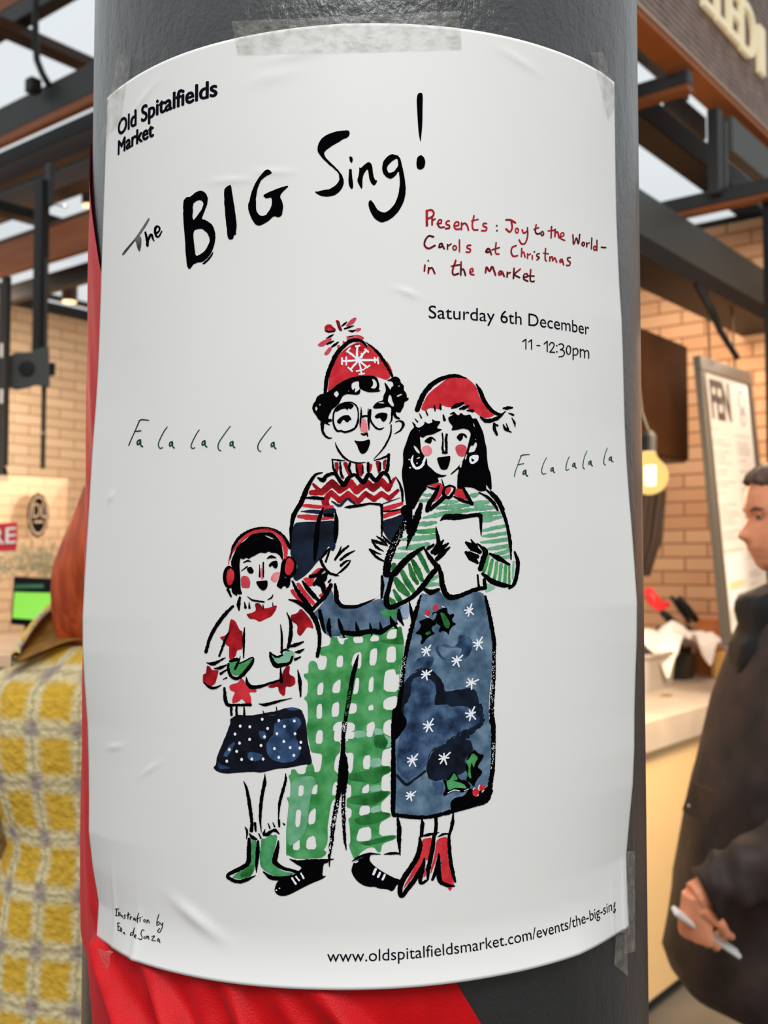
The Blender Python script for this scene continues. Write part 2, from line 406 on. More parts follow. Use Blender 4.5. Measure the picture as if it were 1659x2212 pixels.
F_(q, K, "925,868 990,880 1012,905 1030,960 1045,1030 1062,1110 1072,1200 1068,1290 1050,1360 1010,1440 960,1500 890,1548 825,1570 775,1545 735,1500 705,1440 690,1390 695,1350 720,1338 745,1375 785,1440 830,1465 870,1465 930,1420 975,1350 1000,1270 1012,1190 1010,1100 1000,1040 975,1080 945,1110 915,1122 880,1105 850,1075 833,1040 832,990 845,940 880,895", 3,
   ["985,907 998,970 990,1000 960,1040 925,1058 895,1058 878,1020 890,985 930,940"], jit=.25)
F_(q, K, "1203,242 1240,240 1248,275 1245,400 1244,520 1240,600 1225,760 1205,650 1195,520 1185,330 1188,275", 3)
F_(q, K, "1228,875 1260,900 1275,945 1265,1000 1240,1022 1215,1026 1190,1015 1180,965 1190,900", 3)
# ---- set type
for dx_, dy_ in ((0, 0), (1.3, .3), (-1.3, -.3), (.3, 1.0), (-.3, -1.0), (.9, -.7), (-.9, .7)):     # bold: the strokes thickened
    text_uv('market_name_lettering', TYPE, 'Old Spitalfields', (255.4+dx_*.7, 294.0+dy_), (468.6+dx_*1.2, 206.7+dy_), 33)
    text_uv('market_name_lettering', TYPE, 'Market', (255.4+dx_*.7, 334.5+dy_), (331.6+dx_*1.1, 294.0+dy_), 30)
text_uv('date_lettering', TYPE, 'Saturday 6th December', (925.8, 687.3), (1272.4, 723.4), 28)
crop(880, 430, 3.6065)
for s in ("897,1110 922,1092 922,1168", "945,1112 966,1096 966,1170", "1008,1140 1030,1142", "1064,1128 1088,1108 1088,1188", "1302,1160 1302,1160"):
    if not s.startswith('1302'): S_('date_lettering', TYPE, s, 9, sm=False, rag=.05)
for s in ("1105,1138 1112,1122 1128,1117 1142,1132 1134,1158 1108,1192", "1179,1133 1200,1127 1217,1145 1207,1165 1190,1172", "1190,1172 1214,1180 1222,1205 1207,1224 1180,1229", "1345,1187 1363,1173 1378,1188 1380,1236", "1380,1192 1396,1178 1410,1193 1411,1240", "1290,1175 1314,1162 1328,1188 1315,1214 1290,1212"): S_('date_lettering', TYPE, s, 8.6, rag=.05)
for s in ("1108,1192 1146,1194", "1290,1162 1290,1250", "1345,1168 1347,1231"): S_('date_lettering', TYPE, s, 8.6, sm=False, rag=.05)
O_('date_lettering', TYPE, 1254, 1176, 17, 34, 8.6)
for x, y in ((1163, 1142), (1163, 1190)): E_('date_lettering', TYPE, x, y, 6)
text_uv('web_address_lettering', TYPE, 'www.oldspitalfieldsmarket.com/events/the-big-sing', (706.5, 2077.5), (1329.8, 1962.5), 26)
# ---- red brush writing
q = 'presents_lettering'; crop(880, 430, 3.6065)
for s, w in (("150,92 152,205", 19), ("150,92 185,85 205,105 195,135 155,155", 15), ("192,150 192,200", 14), ("193,168 215,155", 12), ("232,192 262,186 265,165 247,163 236,192 252,220 286,218", 13),
    ("325,170 305,175 302,195 326,206 325,226 297,230", 13), ("366,210 396,205 398,182 378,178 363,206 376,234 408,232", 13), ("422,185 420,237", 13), ("422,204 445,188 464,205 475,242", 13),
    ("518,130 505,200 515,238 547,240", 13), ("500,170 550,158", 11), ("615,190 592,190 590,210 616,222 610,245 578,246", 13), ("768,162 800,162 840,184", 14), ("808,165 815,222 797,256 768,233", 14),
    ("893,240 905,265 930,252", 12), ("934,225 935,290 915,345 886,347 870,318", 12), ("1002,200 995,250 1010,272 1032,266", 12), ("985,236 1022,222", 10), ("1122,215 1118,302", 12), ("1095,248 1146,243", 10),
    ("1150,235 1148,292", 12), ("1150,268 1168,255 1181,302", 12), ("1188,292 1217,285 1212,262 1195,268 1193,305 1224,322", 11), ("1288,278 1294,352 1315,302 1331,348 1341,275", 11),
    ("1395,340 1396,372", 10), ("1395,352 1416,340", 9), ("1435,302 1432,388", 10), ("1475,320 1475,400", 10), ("1510,375 1543,378", 12),
    ("203,294 165,288 137,325 134,362 165,385 214,362", 14), ("245,375 254,348 272,350 266,372 246,376", 13), ("268,352 286,387", 13), ("312,355 312,390", 12), ("312,368 340,350", 11), ("405,318 405,408", 12),
    ("492,360 468,362 465,380 490,392 484,413 458,412", 13), ("612,406 626,386 642,396 632,414 612,410", 15), ("640,392 653,432", 13), ("690,340 685,400 690,425 712,428", 12), ("658,396 716,378", 11),
    ("846,362 815,378 808,415 825,446 856,440", 13), ("890,385 887,447", 12), ("889,424 904,412 916,452", 11), ("935,425 935,462", 11), ("935,437 957,428", 10), ("972,440 972,467", 11), ("1026,425 1008,430 1008,445 1027,456 1008,474", 11),
    ("1075,385 1072,465 1082,482", 11), ("1058,420 1097,426", 9), ("1108,450 1108,482", 11), ("1109,462 1126,448 1131,482 1145,455 1162,492", 11), ("1185,482 1198,466 1206,484 1188,492", 12), ("1204,470 1216,512", 11), ("1267,455 1246,460 1250,480 1267,492 1260,516 1238,516", 11),
    ("136,515 132,560", 13), ("165,535 162,577", 13), ("164,552 190,535 213,580", 13), ("376,478 351,560 362,590 397,580", 14), ("343,523 406,512", 12), ("418,490 415,592", 13), ("417,557 435,545 452,594", 13), ("485,572 510,562 505,540 488,552 490,582 517,590", 12),
    ("608,572 616,530 640,562 660,526 686,592", 14), ("710,576 724,560 737,578 714,590", 15), ("738,566 753,602", 13), ("778,570 775,607", 13), ("778,582 801,572", 11), ("830,540 825,617", 13), ("878,545 835,586 873,612", 12),
    ("903,612 936,602 928,580 907,590 905,622 937,640", 12), ("960,550 955,620 965,642 986,640", 12), ("933,598 986,600", 11)): S_(q, REDTXT, s, w, rag=.15)
for x, y, a, b_ in ((852, 245, 12, 18), (1050, 268, 10, 16), (1368, 350, 10, 14), (1460, 382, 11, 16), (368, 380, 14, 18)): O_(q, REDTXT, x, y, a, b_, 11)
for x, y in ((695, 208), (697, 246), (162, 480), (988, 410)): E_(q, DOTINK, x, y, 7)
# ---- thin green "Fa la la la la"
def la(q, cx, cy, k):
    S_(q, GREENTXT, [(cx+k*a, cy+k*b) for a, b in ((2, -26), (-20, -14), (-22, 14), (-4, 4), (4, -22), (5, 18), (20, 30))], 11*k+1, rag=.1)
q = 'left_chorus_lettering'; crop(240, 880, 4.1475)
S_(q, GREENTXT, "160,340 185,280 215,215 255,122", "9 8 7 10", rag=.1); S_(q, GREENTXT, "250,124 275,110 340,115", "8 11 8", rag=.1); S_(q, GREENTXT, "212,216 268,209", 10, rag=.1)
la(q, 262, 318, 1.1)
for s in ("505,175 470,225 430,310 428,350 445,368 465,358", "792,200 765,240 725,320 718,355 735,368 752,360", "1070,168 1030,220 970,310 960,355 970,382 988,388", "1435,172 1390,225 1330,310 1315,355 1325,388 1345,393"): S_(q, GREENTXT, s, "7 8 9 10 10 7", rag=.1)
for x, y in ((548, 332), (840, 324), (1090, 330), (1458, 338)): la(q, x, y, 1)
q = 'right_chorus_lettering'; crop(1080, 950, 5.53)
S_(q, GREENTXT, "172,435 185,370 215,290 252,190", "12 10 9 11", rag=.1); S_(q, GREENTXT, "245,192 280,180 352,174", "10 13 9", rag=.1); S_(q, GREENTXT, "210,298 282,284", 11, rag=.1)
la(q, 303, 394, 1.25)
for s in ("555,210 520,280 498,350 500,395 520,410 550,398", "828,197 800,260 787,320 788,355 800,363 825,348", "1038,130 1005,210 990,290 992,335 1013,348", "1280,95 1250,180 1238,250 1243,290 1262,302"): S_(q, GREENTXT, s, "8 9 10 10 10 8", rag=.1)
for x, y in ((630, 358), (890, 304), (1082, 278), (1326, 230)): la(q, x, y, 1.05)
# ---- credit
q = 'credit_lettering'; crop(180, 1900, 5.53)
for s in ("385,352 428,350", "402,355 395,427", "388,428 418,432", "427,385 423,427", "441,390 438,432", "452,418 455,440 470,428 473,452", "506,420 490,428 504,450 488,464", "540,390 535,467", "522,425 560,412", "565,440 562,477", "565,452 584,444",
    "600,472 613,455 622,474 602,482", "620,458 630,492", "664,400 648,450 650,512", "638,470 690,450", "682,470 679,502", "765,480 762,517", "765,492 779,480 792,517", "906,415 885,480 880,542", "880,522 904,500 912,528 884,547",
    "925,515 936,542 956,515", "951,515 941,580 910,632 890,612 916,580", "415,515 418,602", "410,518 440,516", "415,560 436,556", "418,605 441,604", "446,570 446,617", "461,577 461,622", "478,642 489,626 499,652", "611,575 596,662", "592,625 568,640 565,665 593,656",
    "610,682 634,668 622,655 612,680 634,697", "730,605 705,600 692,650 706,690 690,716 660,700", "760,670 762,702", "764,692 779,670 786,712", "820,677 856,672 820,722 864,730", "885,722 900,700 913,726 888,734", "902,702 919,752"): S_(q, K, s, 9.5, rag=.12)
O_(q, K, 735, 490, 11, 15, 9); O_(q, K, 735, 692, 10, 13, 9); E_(q, K, 705, 440, 5)

# ================================================================= the man in the bobble hat
crop(640, 670, 6.381)
q = 'man/bobble_hat'
F_(q, DRED, "390,275 390,225 430,195 480,195 500,225 545,260 545,285 510,300 420,302", 1); F_(q, RED, "428,242 480,252 512,278 440,288", 2); S_(q, K, "400,285 450,298 530,292", "10 20 10")
F_(q, DRED, "540,145 570,132 600,160 610,215 635,270 625,292 595,285 570,235 555,180", 1)
for s in ("690,200 740,140 800,100 830,105 828,130 790,185 740,215 690,225", "690,350 720,365 780,345 860,338 935,375 930,400 880,410 800,395 730,425 700,435", "290,480 350,430 440,385 490,385 485,420 430,460 370,500 320,500", "640,415 680,440 690,460 640,470"): F_(q, PINKRED, s, 1)
for s in ("810,262 850,245 895,248 890,275 850,297 810,290", "380,605 410,560 450,510 495,515 480,560 440,610 410,625", "560,480 600,475 610,510 570,545"): F_(q, PINKRED, s, 1)
for s, w in (("625,220 665,190 692,165", "10 26 14"), ("665,257 730,235 792,215", "16 22 8"), ("720,282 770,290 808,278", "8 26 14"), ("725,365 785,355", "10 8"), ("415,388 470,360 515,335", "8 24 8"), ("430,465 475,445 515,425", "22 24 10"), ("490,505 535,475 580,440", "16 30 14")): S_(q, K, s, w)
F_(q, RED, "432,1130 440,1040 460,900 500,770 560,650 640,560 740,490 820,450 880,440 930,455 960,480 1000,480 1080,560 1160,650 1220,740 1270,830 1305,912 1245,965 1180,940 1090,910 980,902 880,905 780,925 690,955 600,1000 520,1060", 1)
F_(q, DRED, "760,500 830,465 900,460 950,500 960,540 900,560 820,545", 2); F_(q, RED, "1235,680 1290,760 1328,850 1318,880 1270,790", 1)
S_(q, K, "402,1140 412,1000 440,870 490,740 560,600 650,500 740,430 830,412 890,422 940,460 972,512", "40 46 52 54 54 48 48 42 32 28 10")
S_(q, K, "955,440 1050,512 1130,592 1200,690 1265,800 1322,908", "8 24 35 40 34 26")
for s, w in (("855,690 836,600 845,500", 30), ("820,502 872,490", 26), ("850,690 790,630 720,580", 28), ("698,572 738,528", 26), ("855,690 720,700 630,700", 28), ("690,650 690,752", 24), ("630,662 632,746", 26), ("850,700 790,770 745,820", 26), ("718,792 770,842", 24),
    ("860,700 885,790 900,880", 26), ("832,842 932,820", 22), ("870,882 938,874", 20), ("870,700 930,750 980,790", 26), ("948,802 1012,764", 22), ("880,690 1000,690 1120,690", 30), ("1080,658 1085,722", 24), ("1122,660 1130,737", 24), ("870,670 910,620 960,560", 30), ("948,540 992,577", 24), ("900,600 903,655", 24)): S_(q, WHITE, s, w, 4)
q = 'man/curly_hair'
F_(q, K, "380,1150 330,1160 280,1200 268,1250 235,1290 218,1350 240,1410 275,1450 300,1500 360,1550 460,1590 470,1580 430,1555 455,1540 495,1535 490,1500 440,1500 450,1450 480,1400 490,1370 540,1335 590,1290 640,1180 700,1155 760,1160 820,1168 870,1160 885,1120 880,1080 930,1110 1000,1132 1080,1130 1150,1122 1165,1100 1135,1105 1148,1040 1130,970 1110,925 1050,903 950,903 850,910 750,930 650,975 560,1030 490,1090 430,1130", 3,
   ["765,1010 800,985 865,975 865,1050 880,1085 820,1135 805,1130 815,1060 780,1110 760,1060", "1035,945 1080,950 1110,1000 1110,1050 1080,1085 1020,1070 1055,1040 1060,990", "510,1150 560,1105 592,1155 555,1210", "258,1350 275,1320 296,1355 275,1395", "312,1300 326,1288 340,1302 325,1318", "712,1112 722,1104 732,1114 720,1122"])
F_(q, K, "1210,985 1245,1020 1300,1105 1310,1060 1340,1045 1330,985 1240,970 1290,950 1340,915 1385,915 1430,950 1440,1000 1485,1040 1480,1100 1520,1150 1525,1210 1550,1205 1545,1240 1490,1265 1480,1330 1450,1380 1435,1415 1365,1400 1385,1460 1435,1490 1420,1510 1360,1490 1330,1440 1320,1380 1300,1340 1250,1330 1190,1350 1080,1358 1050,1340 1090,1285 1140,1255 1195,1245 1200,1180 1240,1105", 3,
   ["1280,1160 1310,1180 1320,1240 1352,1310 1330,1335 1290,1295 1258,1250", "1380,1175 1460,1145 1460,1165 1395,1200", "1400,1045 1425,1030 1425,1050 1405,1058", "1130,1268 1200,1262 1218,1288 1135,1280"])
q = 'man/glasses'
S_(q, K, "552,1342 600,1302 670,1275 760,1270 820,1310 850,1370 855,1460 850,1530 820,1610 750,1660 670,1680 620,1665 560,1660 520,1590 508,1500 520,1410 548,1348", "10 14 14 12 16 16 14 24 26 24 22 20 26 22 18 20 14")
S_(q, K, "1018,1380 1016,1500 1060,1580 1110,1630 1160,1640 1205,1620", "34 24 20 22 20 8"); S_(q, K, "1322,1340 1318,1450 1310,1520 1285,1562", "26 22 18 8"); S_(q, K, "905,1470 950,1458 990,1462", "26 20 26")
q = 'man/face'
F_(q, K, "540,1350 590,1312 660,1285 740,1272 790,1305 790,1330 745,1370 725,1345 705,1380 680,1352 620,1365 550,1405 535,1390", 3)
F_(q, K, "555,1535 590,1490 640,1455 690,1445 730,1450 755,1490 762,1520 735,1510 720,1540 690,1545 655,1505 635,1520 615,1560 590,1568", 3)
F_(q, K, "1075,1470 1110,1430 1170,1410 1230,1415 1262,1435 1245,1500 1215,1538 1185,1535 1155,1480 1110,1495", 3)
F_(q, PINK, "905,1500 955,1495 980,1600 985,1690 920,1690 875,1650 885,1580", 1)
S_(q, K, "893,1330 895,1430 884,1540 880,1620", "4 24 20 6"); S_(q, K, "990,1350 992,1450 996,1560 1002,1650", "4 18 26 10"); S_(q, K, "890,1700 930,1716 975,1702 985,1742", "8 28 28 10")
F_(q, K, "792,1790 850,1805 920,1805 970,1790 1000,1778 1020,1800 1015,1850 985,1930 950,1970 915,1982 885,1970 850,1900 840,1860", 3)
S_(q, K, "535,1820 560,1890 600,1960 660,2030 740,2080 850,2106 960,2096", "4 18 26 24 16 16 6"); S_(q, K, "1308,1580 1300,1700 1250,1820 1180,1930 1068,2052", "12 20 22 16 6")
S_(q, K, "362,1550 362,1650 390,1720 440,1760 495,1762", "50 36 28 22 6"); S_(q, K, "1360,1545 1420,1525 1468,1550 1470,1600 1430,1660 1350,1706", "6 18 32 30 20 5")
q = 'man/patterned_jumper'; crop(600, 970, 5.53)
S_(q, K, "652,130 665,220 692,292", "14 22 32"); S_(q, K, "645,122 720,132 800,140", "8 18 8"); S_(q, K, "1325,68 1320,150 1305,250 1272,282", "32 32 42 20"); S_(q, K, "1150,135 1230,115 1318,80", "8 16 24")
for s in ("675,160 725,155 730,230 715,290 690,250", "775,160 830,150 850,240 890,300 850,330 810,250", "755,270 800,340 780,365 750,335", "940,170 1020,175 1030,250 1010,330 960,320 940,250", "1065,175 1135,175 1120,250 1090,290 1060,260", "1165,140 1230,145 1240,250 1200,300 1180,220", "1250,150 1300,110 1290,220 1265,260"): F_(q, DRED, s, 1)
for s, w in (("745,160 750,240 765,330", "18 28 24"), ("862,172 850,230 880,300", "28 28 20"), ("935,180 945,260 960,312", "14 20 24"), ("1080,170 1080,262", "30 28"), ("1222,172 1216,252", "26 26"), ("1012,200 1016,282", "14 22")): S_(q, K, s, w)
S_(q, K, "690,290 740,370 790,422 850,342 920,308 990,372 1030,392 1090,300 1170,372 1250,288 1310,312 1352,402", "36 42 54 42 32 46 52 42 42 42 36 16")
S_(q, K, "480,345 540,372 580,322 640,295 692,292", "16 50 36 32 30")
S_(q, K, "535,280 450,310 380,410 320,540 270,660 230,720 190,800 165,920 155,1040 160,1172", "8 26 42 56 46 46 52 36 24 12")
S_(q, DRED, "400,520 530,512 650,402 740,490 870,400 940,500 1060,402 1140,470 1235,382 1315,470 1395,352", "60 80 84 84 84 84 84 84 84 80 30", 1, sm=False)
S_(q, DRED, "425,420 480,480 530,512", "30 52 60", 1)
S_(q, DRED, "560,645 600,560 640,522 740,615 840,532 960,625 1050,532 1150,600 1240,532 1330,590 1435,495", "70 68 66 66 66 66 64 64 64 62 40", 1, sm=False)
S_(q, DRED, "560,620 600,698", 80, 1, sm=False)
S_(q, K, "340,585 420,582 545,592", "16 34 30"); S_(q, NAVY, "645,622 720,672 760,662 830,592 880,622 930,662", "14 36 30 30 34 20", 3)
S_(q, RED, "300,672 400,682 540,692 650,690", "30 44 42 40", 1); S_(q, RED, "248,802 350,812 480,822", "36 66 62", 1); S_(q, RED, "530,832 655,815", "36 40", 1)
S_(q, NAVY, "275,745 400,745 520,752 665,735", "6 44 46 64", 2); S_(q, K, "560,790 652,792", "30 42")
S_(q, RED, "1262,715 1360,692 1482,650", "52 58 40", 1); S_(q, RED, "1270,802 1350,772 1512,730", "50 56 36", 1); S_(q, NAVY, "1260,652 1340,625 1462,580", "14 16 6", 2); S_(q, K, "1265,745 1400,735 1475,710", "12 18 8")
F_(q, NAVY, "210,880 320,868 480,865 560,860 670,850 690,900 690,1000 690,1100 690,1180 660,1225 630,1200 610,1150 550,1270 470,1350 400,1440 330,1510 280,1545 220,1580 180,1540 215,1480 240,1400 200,1320 150,1270 155,1150 160,1040 175,950", 1)
S_(q, K, "545,700 510,790 480,900 465,1050 452,1200 440,1325", "12 40 42 56 50 26", 3)
F_(q, NAVY, "1260,850 1380,820 1500,770 1530,800 1480,880 1440,980 1400,1060 1360,1115 1320,1080 1280,1020 1250,960 1250,900", 1)
S_(q, K, "1405,325 1450,402 1485,500 1490,622", "4 20 28 20")
for s in ("420,1470 480,1420 530,1420 500,1470 430,1510 390,1505", "310,1560 370,1540 440,1530 430,1590 405,1640 360,1640", "520,1540 580,1510 580,1570 540,1610 500,1590"): F_(q, RED, s, 1)
F_(q, PALEBLUE, "1275,1470 1350,1510 1350,1659 1278,1659", 1)
crop(620, 1230, 5.925)
for s in ("40,260 85,250 110,300 180,380 235,450 200,440 110,370 60,310", "110,180 160,165 230,270 300,350 365,430 345,470 270,410 180,290", "200,120 250,100 340,110 330,220 290,200 240,160", "400,100 490,90 500,150 430,200", "470,230 550,220 520,270 480,270", "400,330 470,290 500,330 440,370"): F_(q, RED, s, 1)
for s, w in (("70,150 130,270 220,390 310,492", "20 46 52 36"), ("200,150 260,240 340,330 400,392", "18 52 52 30"), ("310,532 400,430 490,340 562,200", "36 42 52 46"), ("350,190 420,120 505,55", "40 62 40"), ("380,165 455,205 470,285", "60 66 40"), ("300,90 390,70 450,10", "40 46 46"), ("425,180 480,120 500,80", "40 50 30"), ("535,160 560,130", "24 16")): S_(q, K, s, w)
F_(q, SLATE, "560,240 590,300 600,400 650,470 750,495 900,480 1050,420 1190,370 1240,400 1260,470 1340,500 1450,480 1560,430 1560,620 1480,640 1420,620 1400,700 1290,760 1150,790 1000,800 860,810 740,800 700,850 560,860 500,830 450,720 420,640 350,630 330,560 400,500 480,400 530,320", 1)
F_(q, PALEBLUE, "1245,50 1330,100 1300,200 1240,380 1190,360 1200,80", 1); F_(q, PALEBLUE, "1440,490 1560,430 1560,620 1490,640", 2); F_(q, BGREEN, "1180,540 1280,500 1410,520 1400,600 1340,640 1240,600", 2)
for s, w in (("700,800 780,815 900,820 1080,790 1200,800 1300,740 1402,690", "36 56 62 52 62 40 28"), ("420,530 440,640 470,760 490,812", "40 46 38 14"), ("540,640 535,740 562,862", "26 58 18"), ("660,640 690,740 732,866", "22 52 18"), ("880,670 900,760 926,856", "8 46 8"), ("1060,690 1075,770 1086,852", "12 42 8"), ("1190,680 1205,762", "12 42"), ("1320,600 1350,680 1412,756", "12 58 12"), ("1430,520 1440,620 1492,716", "28 58 12"), ("1565,420 1590,540 1605,660", "14 40 30")): S_(q, K, s, w)
q = 'man/song_sheet'
F_(q, BARE, "640,-330 1225,-320 1225,80 1215,340 900,460 720,470 640,380 612,180", 0)
for s, w in (("615,190 630,300 640,400 700,465 780,478 900,470 1020,425 1125,375", "26 56 56 46 42 36 24 6"), ("1215,90 1222,200 1210,362", "28 42 24")): S_(q, K, s, w)
crop(600, 970, 5.53)
for s, w in (("800,695 860,690 1000,670 1100,652 1200,660 1242,672", "8 30 28 20 24 32"), ("1240,672 1245,800 1245,950 1240,1042", "30 24 24 10"), ("688,740 700,850 696,1000 688,1112", "8 46 52 22")): S_(q, K, s, w)
q = 'man/hands'
for s, w in (("510,1320 560,1420 620,1480 690,1505 735,1516", "28 30 28 24 5"), ("700,1502 780,1440 840,1380 872,1330", "8 26 22 6"), ("685,1320 730,1250 760,1158", "22 32 5"), ("690,1320 770,1220 842,1160", "10 28 22"), ("750,1322 830,1260 922,1212", "24 32 8"), ("755,1392 810,1345 868,1325", "28 24 5"), ("515,1312 570,1240 622,1190 592,1290 575,1342", "14 26 20 20 24"),
    ("1120,1082 1190,1110 1302,1152", "10 36 8"), ("1180,1040 1250,1090 1312,1152", "8 32 10"), ("1130,1102 1180,1170 1262,1222", "18 32 8"), ("1100,1200 1160,1230 1242,1260", "24 26 5"), ("1105,1212 1180,1290 1292,1352", "18 28 10"), ("1250,1032 1300,1090 1362,1142", "8 28 18")): S_(q, K, s, w)
q = 'man/checked_trousers'; crop(620, 1230, 5.925)
F_(q, GREEN, "560,880 580,860 640,870 1420,735 1465,730 1480,830 1500,930 1495,1050 1470,1200 1450,1340 1440,1560 1400,1800 1390,1960 1380,2074 255,2074 250,1990 270,1940 265,1700 210,1650 265,1600 270,1430 215,1370 215,1335 275,1330 275,1200 320,1162 380,1190 405,1290 495,1280 520,1110 420,1095 370,1030 440,995 550,970", 1,
   ["640,860 720,880 780,870 780,890 735,900 725,960 680,955 650,900", "840,870 900,850 975,860 975,940 860,945", "1060,900 1090,830 1180,850 1175,915 1080,925", "1270,870 1290,800 1340,760 1415,760 1400,880 1290,890",
    "630,1250 640,1130 670,1095 720,1100 715,1250", "820,1220 840,1120 870,1070 955,1045 950,1270 860,1260", "1050,1230 1065,1040 1110,1005 1160,1010 1140,1225", "1265,1190 1280,1010 1320,980 1380,980 1395,1020 1395,1190",
    "385,1610 390,1490 420,1450 470,1440 460,1600", "575,1580 590,1470 640,1420 690,1395 680,1580", "840,1600 860,1500 880,1380 930,1390 910,1590", "1040,1570 1050,1400 1110,1355 1105,1565", "1235,1560 1240,1400 1260,1290 1380,1265 1395,1345 1440,1335 1425,1570",
    "375,1910 380,1750 410,1715 450,1720 450,1910", "575,1890 570,1800 590,1710 670,1685 665,1880", "770,1850 810,1700 900,1720 885,1840", "1040,1805 1040,1750 1100,1715 1110,1800", "1235,1795 1230,1680 1300,1630 1420,1610 1398,1800",
    "590,2080 590,2000 640,1950 720,1940 870,1965 865,2080", "1015,2080 1020,1980 1110,1935 1130,2000 1110,2080", "1225,2080 1240,1960 1300,1920 1395,1910 1385,2080", "370,2080 400,2050 450,2055 450,2080"])
F_(q, DGREEN, "1405,760 1460,740 1478,830 1495,930 1480,960 1390,960 1230,940 1180,900 1400,900", 2)
S_(q, K, "912,1090 880,1220 840,1380 810,1550 790,1680 760,1850 745,1960 735,2074", "8 46 52 50 48 46 42 38")
crop(600, 1560, 5.721)
F_(q, GREEN, "348,90 700,90 690,235 775,240 775,360 720,420 695,520 700,600 765,640 765,720 690,745 665,900 725,905 720,930 665,985 640,1130 615,1300 620,1450 605,1520 565,1580 605,1600 590,1640 530,1680 420,1680 320,1690 200,1680 130,1640 105,1650 105,1480 105,1340 120,1180 140,1000 105,925 155,930 160,740 130,660 165,640 165,585 220,580 250,640 340,640 355,540 420,490 450,560 455,620 520,610 545,500 550,390 480,380 410,370 385,230 365,150", 1,
   ["465,265 475,140 500,95 558,85 555,265", "250,915 262,770 325,775 315,910", "415,890 430,810 460,770 495,765 485,890", "215,1295 225,1075 295,1075 275,1290", "375,1270 385,1120 475,1040 465,1250", "180,1580 205,1430 270,1430 275,1580", "345,1570 360,1430 460,1390 485,1570"])
F_(q, STRIPE, "160,745 240,680 440,660 480,760 400,930 360,1300 300,1420 120,1560 120,1180 150,1000", 2, ["250,915 262,770 325,775 315,910", "215,1295 225,1075 295,1075 275,1290", "415,890 430,810 460,770 470,765 440,890"])
F_(q, GREEN, "830,240 870,230 870,205 945,205 955,85 1100,85 1095,180 1165,185 1190,85 1300,85 1310,140 1420,190 1410,310 1300,340 1285,430 1280,540 1400,540 1395,620 1290,660 1280,760 1280,850 1395,850 1395,880 1320,950 1270,1010 1280,1110 1390,1120 1405,1160 1350,1190 1260,1240 1250,1410 1460,1390 1460,1440 1290,1500 1275,1600 1240,1610 1190,1540 1110,1550 1010,1620 1000,1680 950,1700 920,1640 880,1530 900,1470 890,1280 870,1190 910,1170 915,1070 850,1050 850,940 910,920 910,780 860,760 860,640 920,620 940,440 930,370 830,380", 1,
   ["1060,580 1050,480 1075,410 1150,400 1140,580", "1035,880 1050,800 1130,750 1130,870", "1000,1160 1020,1030 1140,1025 1145,1130", "970,1440 985,1380 1010,1310 1150,1280 1160,1460 990,1475"])
for s in ("1195,70 1300,85 1310,150 1195,160", "1145,450 1280,440 1280,545 1142,565", "1135,795 1280,770 1280,848 1140,865", "1148,1050 1275,1015 1280,1100 1150,1128", "945,105 1092,105 1095,178 950,200", "1300,150 1415,195 1405,305 1330,320 1370,240"): F_(q, LGREEN, s, 2)
for s in ("1180,180 1240,150 1320,160 1375,240 1320,330 1200,310", "1050,605 1150,590 1250,545 1395,545 1390,615 1290,655 1270,740 1190,770 1080,740 880,720 870,650", "920,910 1080,890 1280,850 1392,855 1320,945 1180,1030 900,1010 860,960", "1000,1165 1130,1135 1290,1105 1400,1130 1350,1185 1180,1260 1000,1270 940,1210", "1000,1490 1120,1465 1240,1430 1455,1392 1450,1440 1290,1490 1100,1530"): F_(q, DGREEN, s, 2)
S_(q, K, "825,0 810,230 800,400 790,560 770,780 730,1000 690,1250 660,1500 640,1682", "40 42 46 72 62 46 46 42 22", rag=.7); S_(q, K, "820,360 835,520 835,700 815,900 815,1200 830,1450 848,1582", "16 62 62 42 38 30 6", rag=.6)
for s, w in (("915,1720 1000,1670 1130,1627 1272,1630", "5 32 28 5"), ("1310,1632 1400,1620 1500,1622", "5 32 20"), ("1482,1190 1500,1300 1497,1450 1512,1642", "26 52 46 10"), ("150,1690 250,1730 400,1720 550,1710 692,1690", "10 42 52 40 8"), ("637,1640 640,1782", "30 8")): S_(q, K, s, w)
q = 'man/left_shoe'; crop(470, 1660, 5.925)
F_(q, K, "930,1165 1010,1195 1110,1205 1230,1190 1350,1180 1415,1170 1415,1205 1355,1220 1340,1380 1398,1365 1350,1410 1200,1470 1080,1530 950,1600 870,1630 800,1630 750,1600 728,1555 745,1490 770,1440 830,1400 930,1380 1030,1320 1085,1265 1000,1220", 3)
for s, w in (("957,1402 1002,1475", 26), ("1006,1382 1045,1430", 24), ("1070,1342 1104,1404", 22)): S_(q, WHITE, s, w, 4)
E_(q, WHITE, 755, 1556, 11, 9, 4); E_(q, WHITE, 795, 1531, 9, 7, 4)
q = 'man/right_shoe'; crop(740, 1740, 6.144)
F_(q, K, "150,750 215,715 300,670 380,650 358,690 362,735 420,800 520,870 620,925 700,965 750,975 775,1000 740,1045 710,1060 690,1110 650,1140 610,1115 560,1105 480,1100 430,1075 370,1080 290,1065 200,1010 140,930 115,860 130,800", 3)
for s, w in (("440,842 410,908", 34), ("495,892 470,944", 30), ("560,917 531,980", 28), ("165,756 203,740", 16)): S_(q, WHITE, s, w, 4)

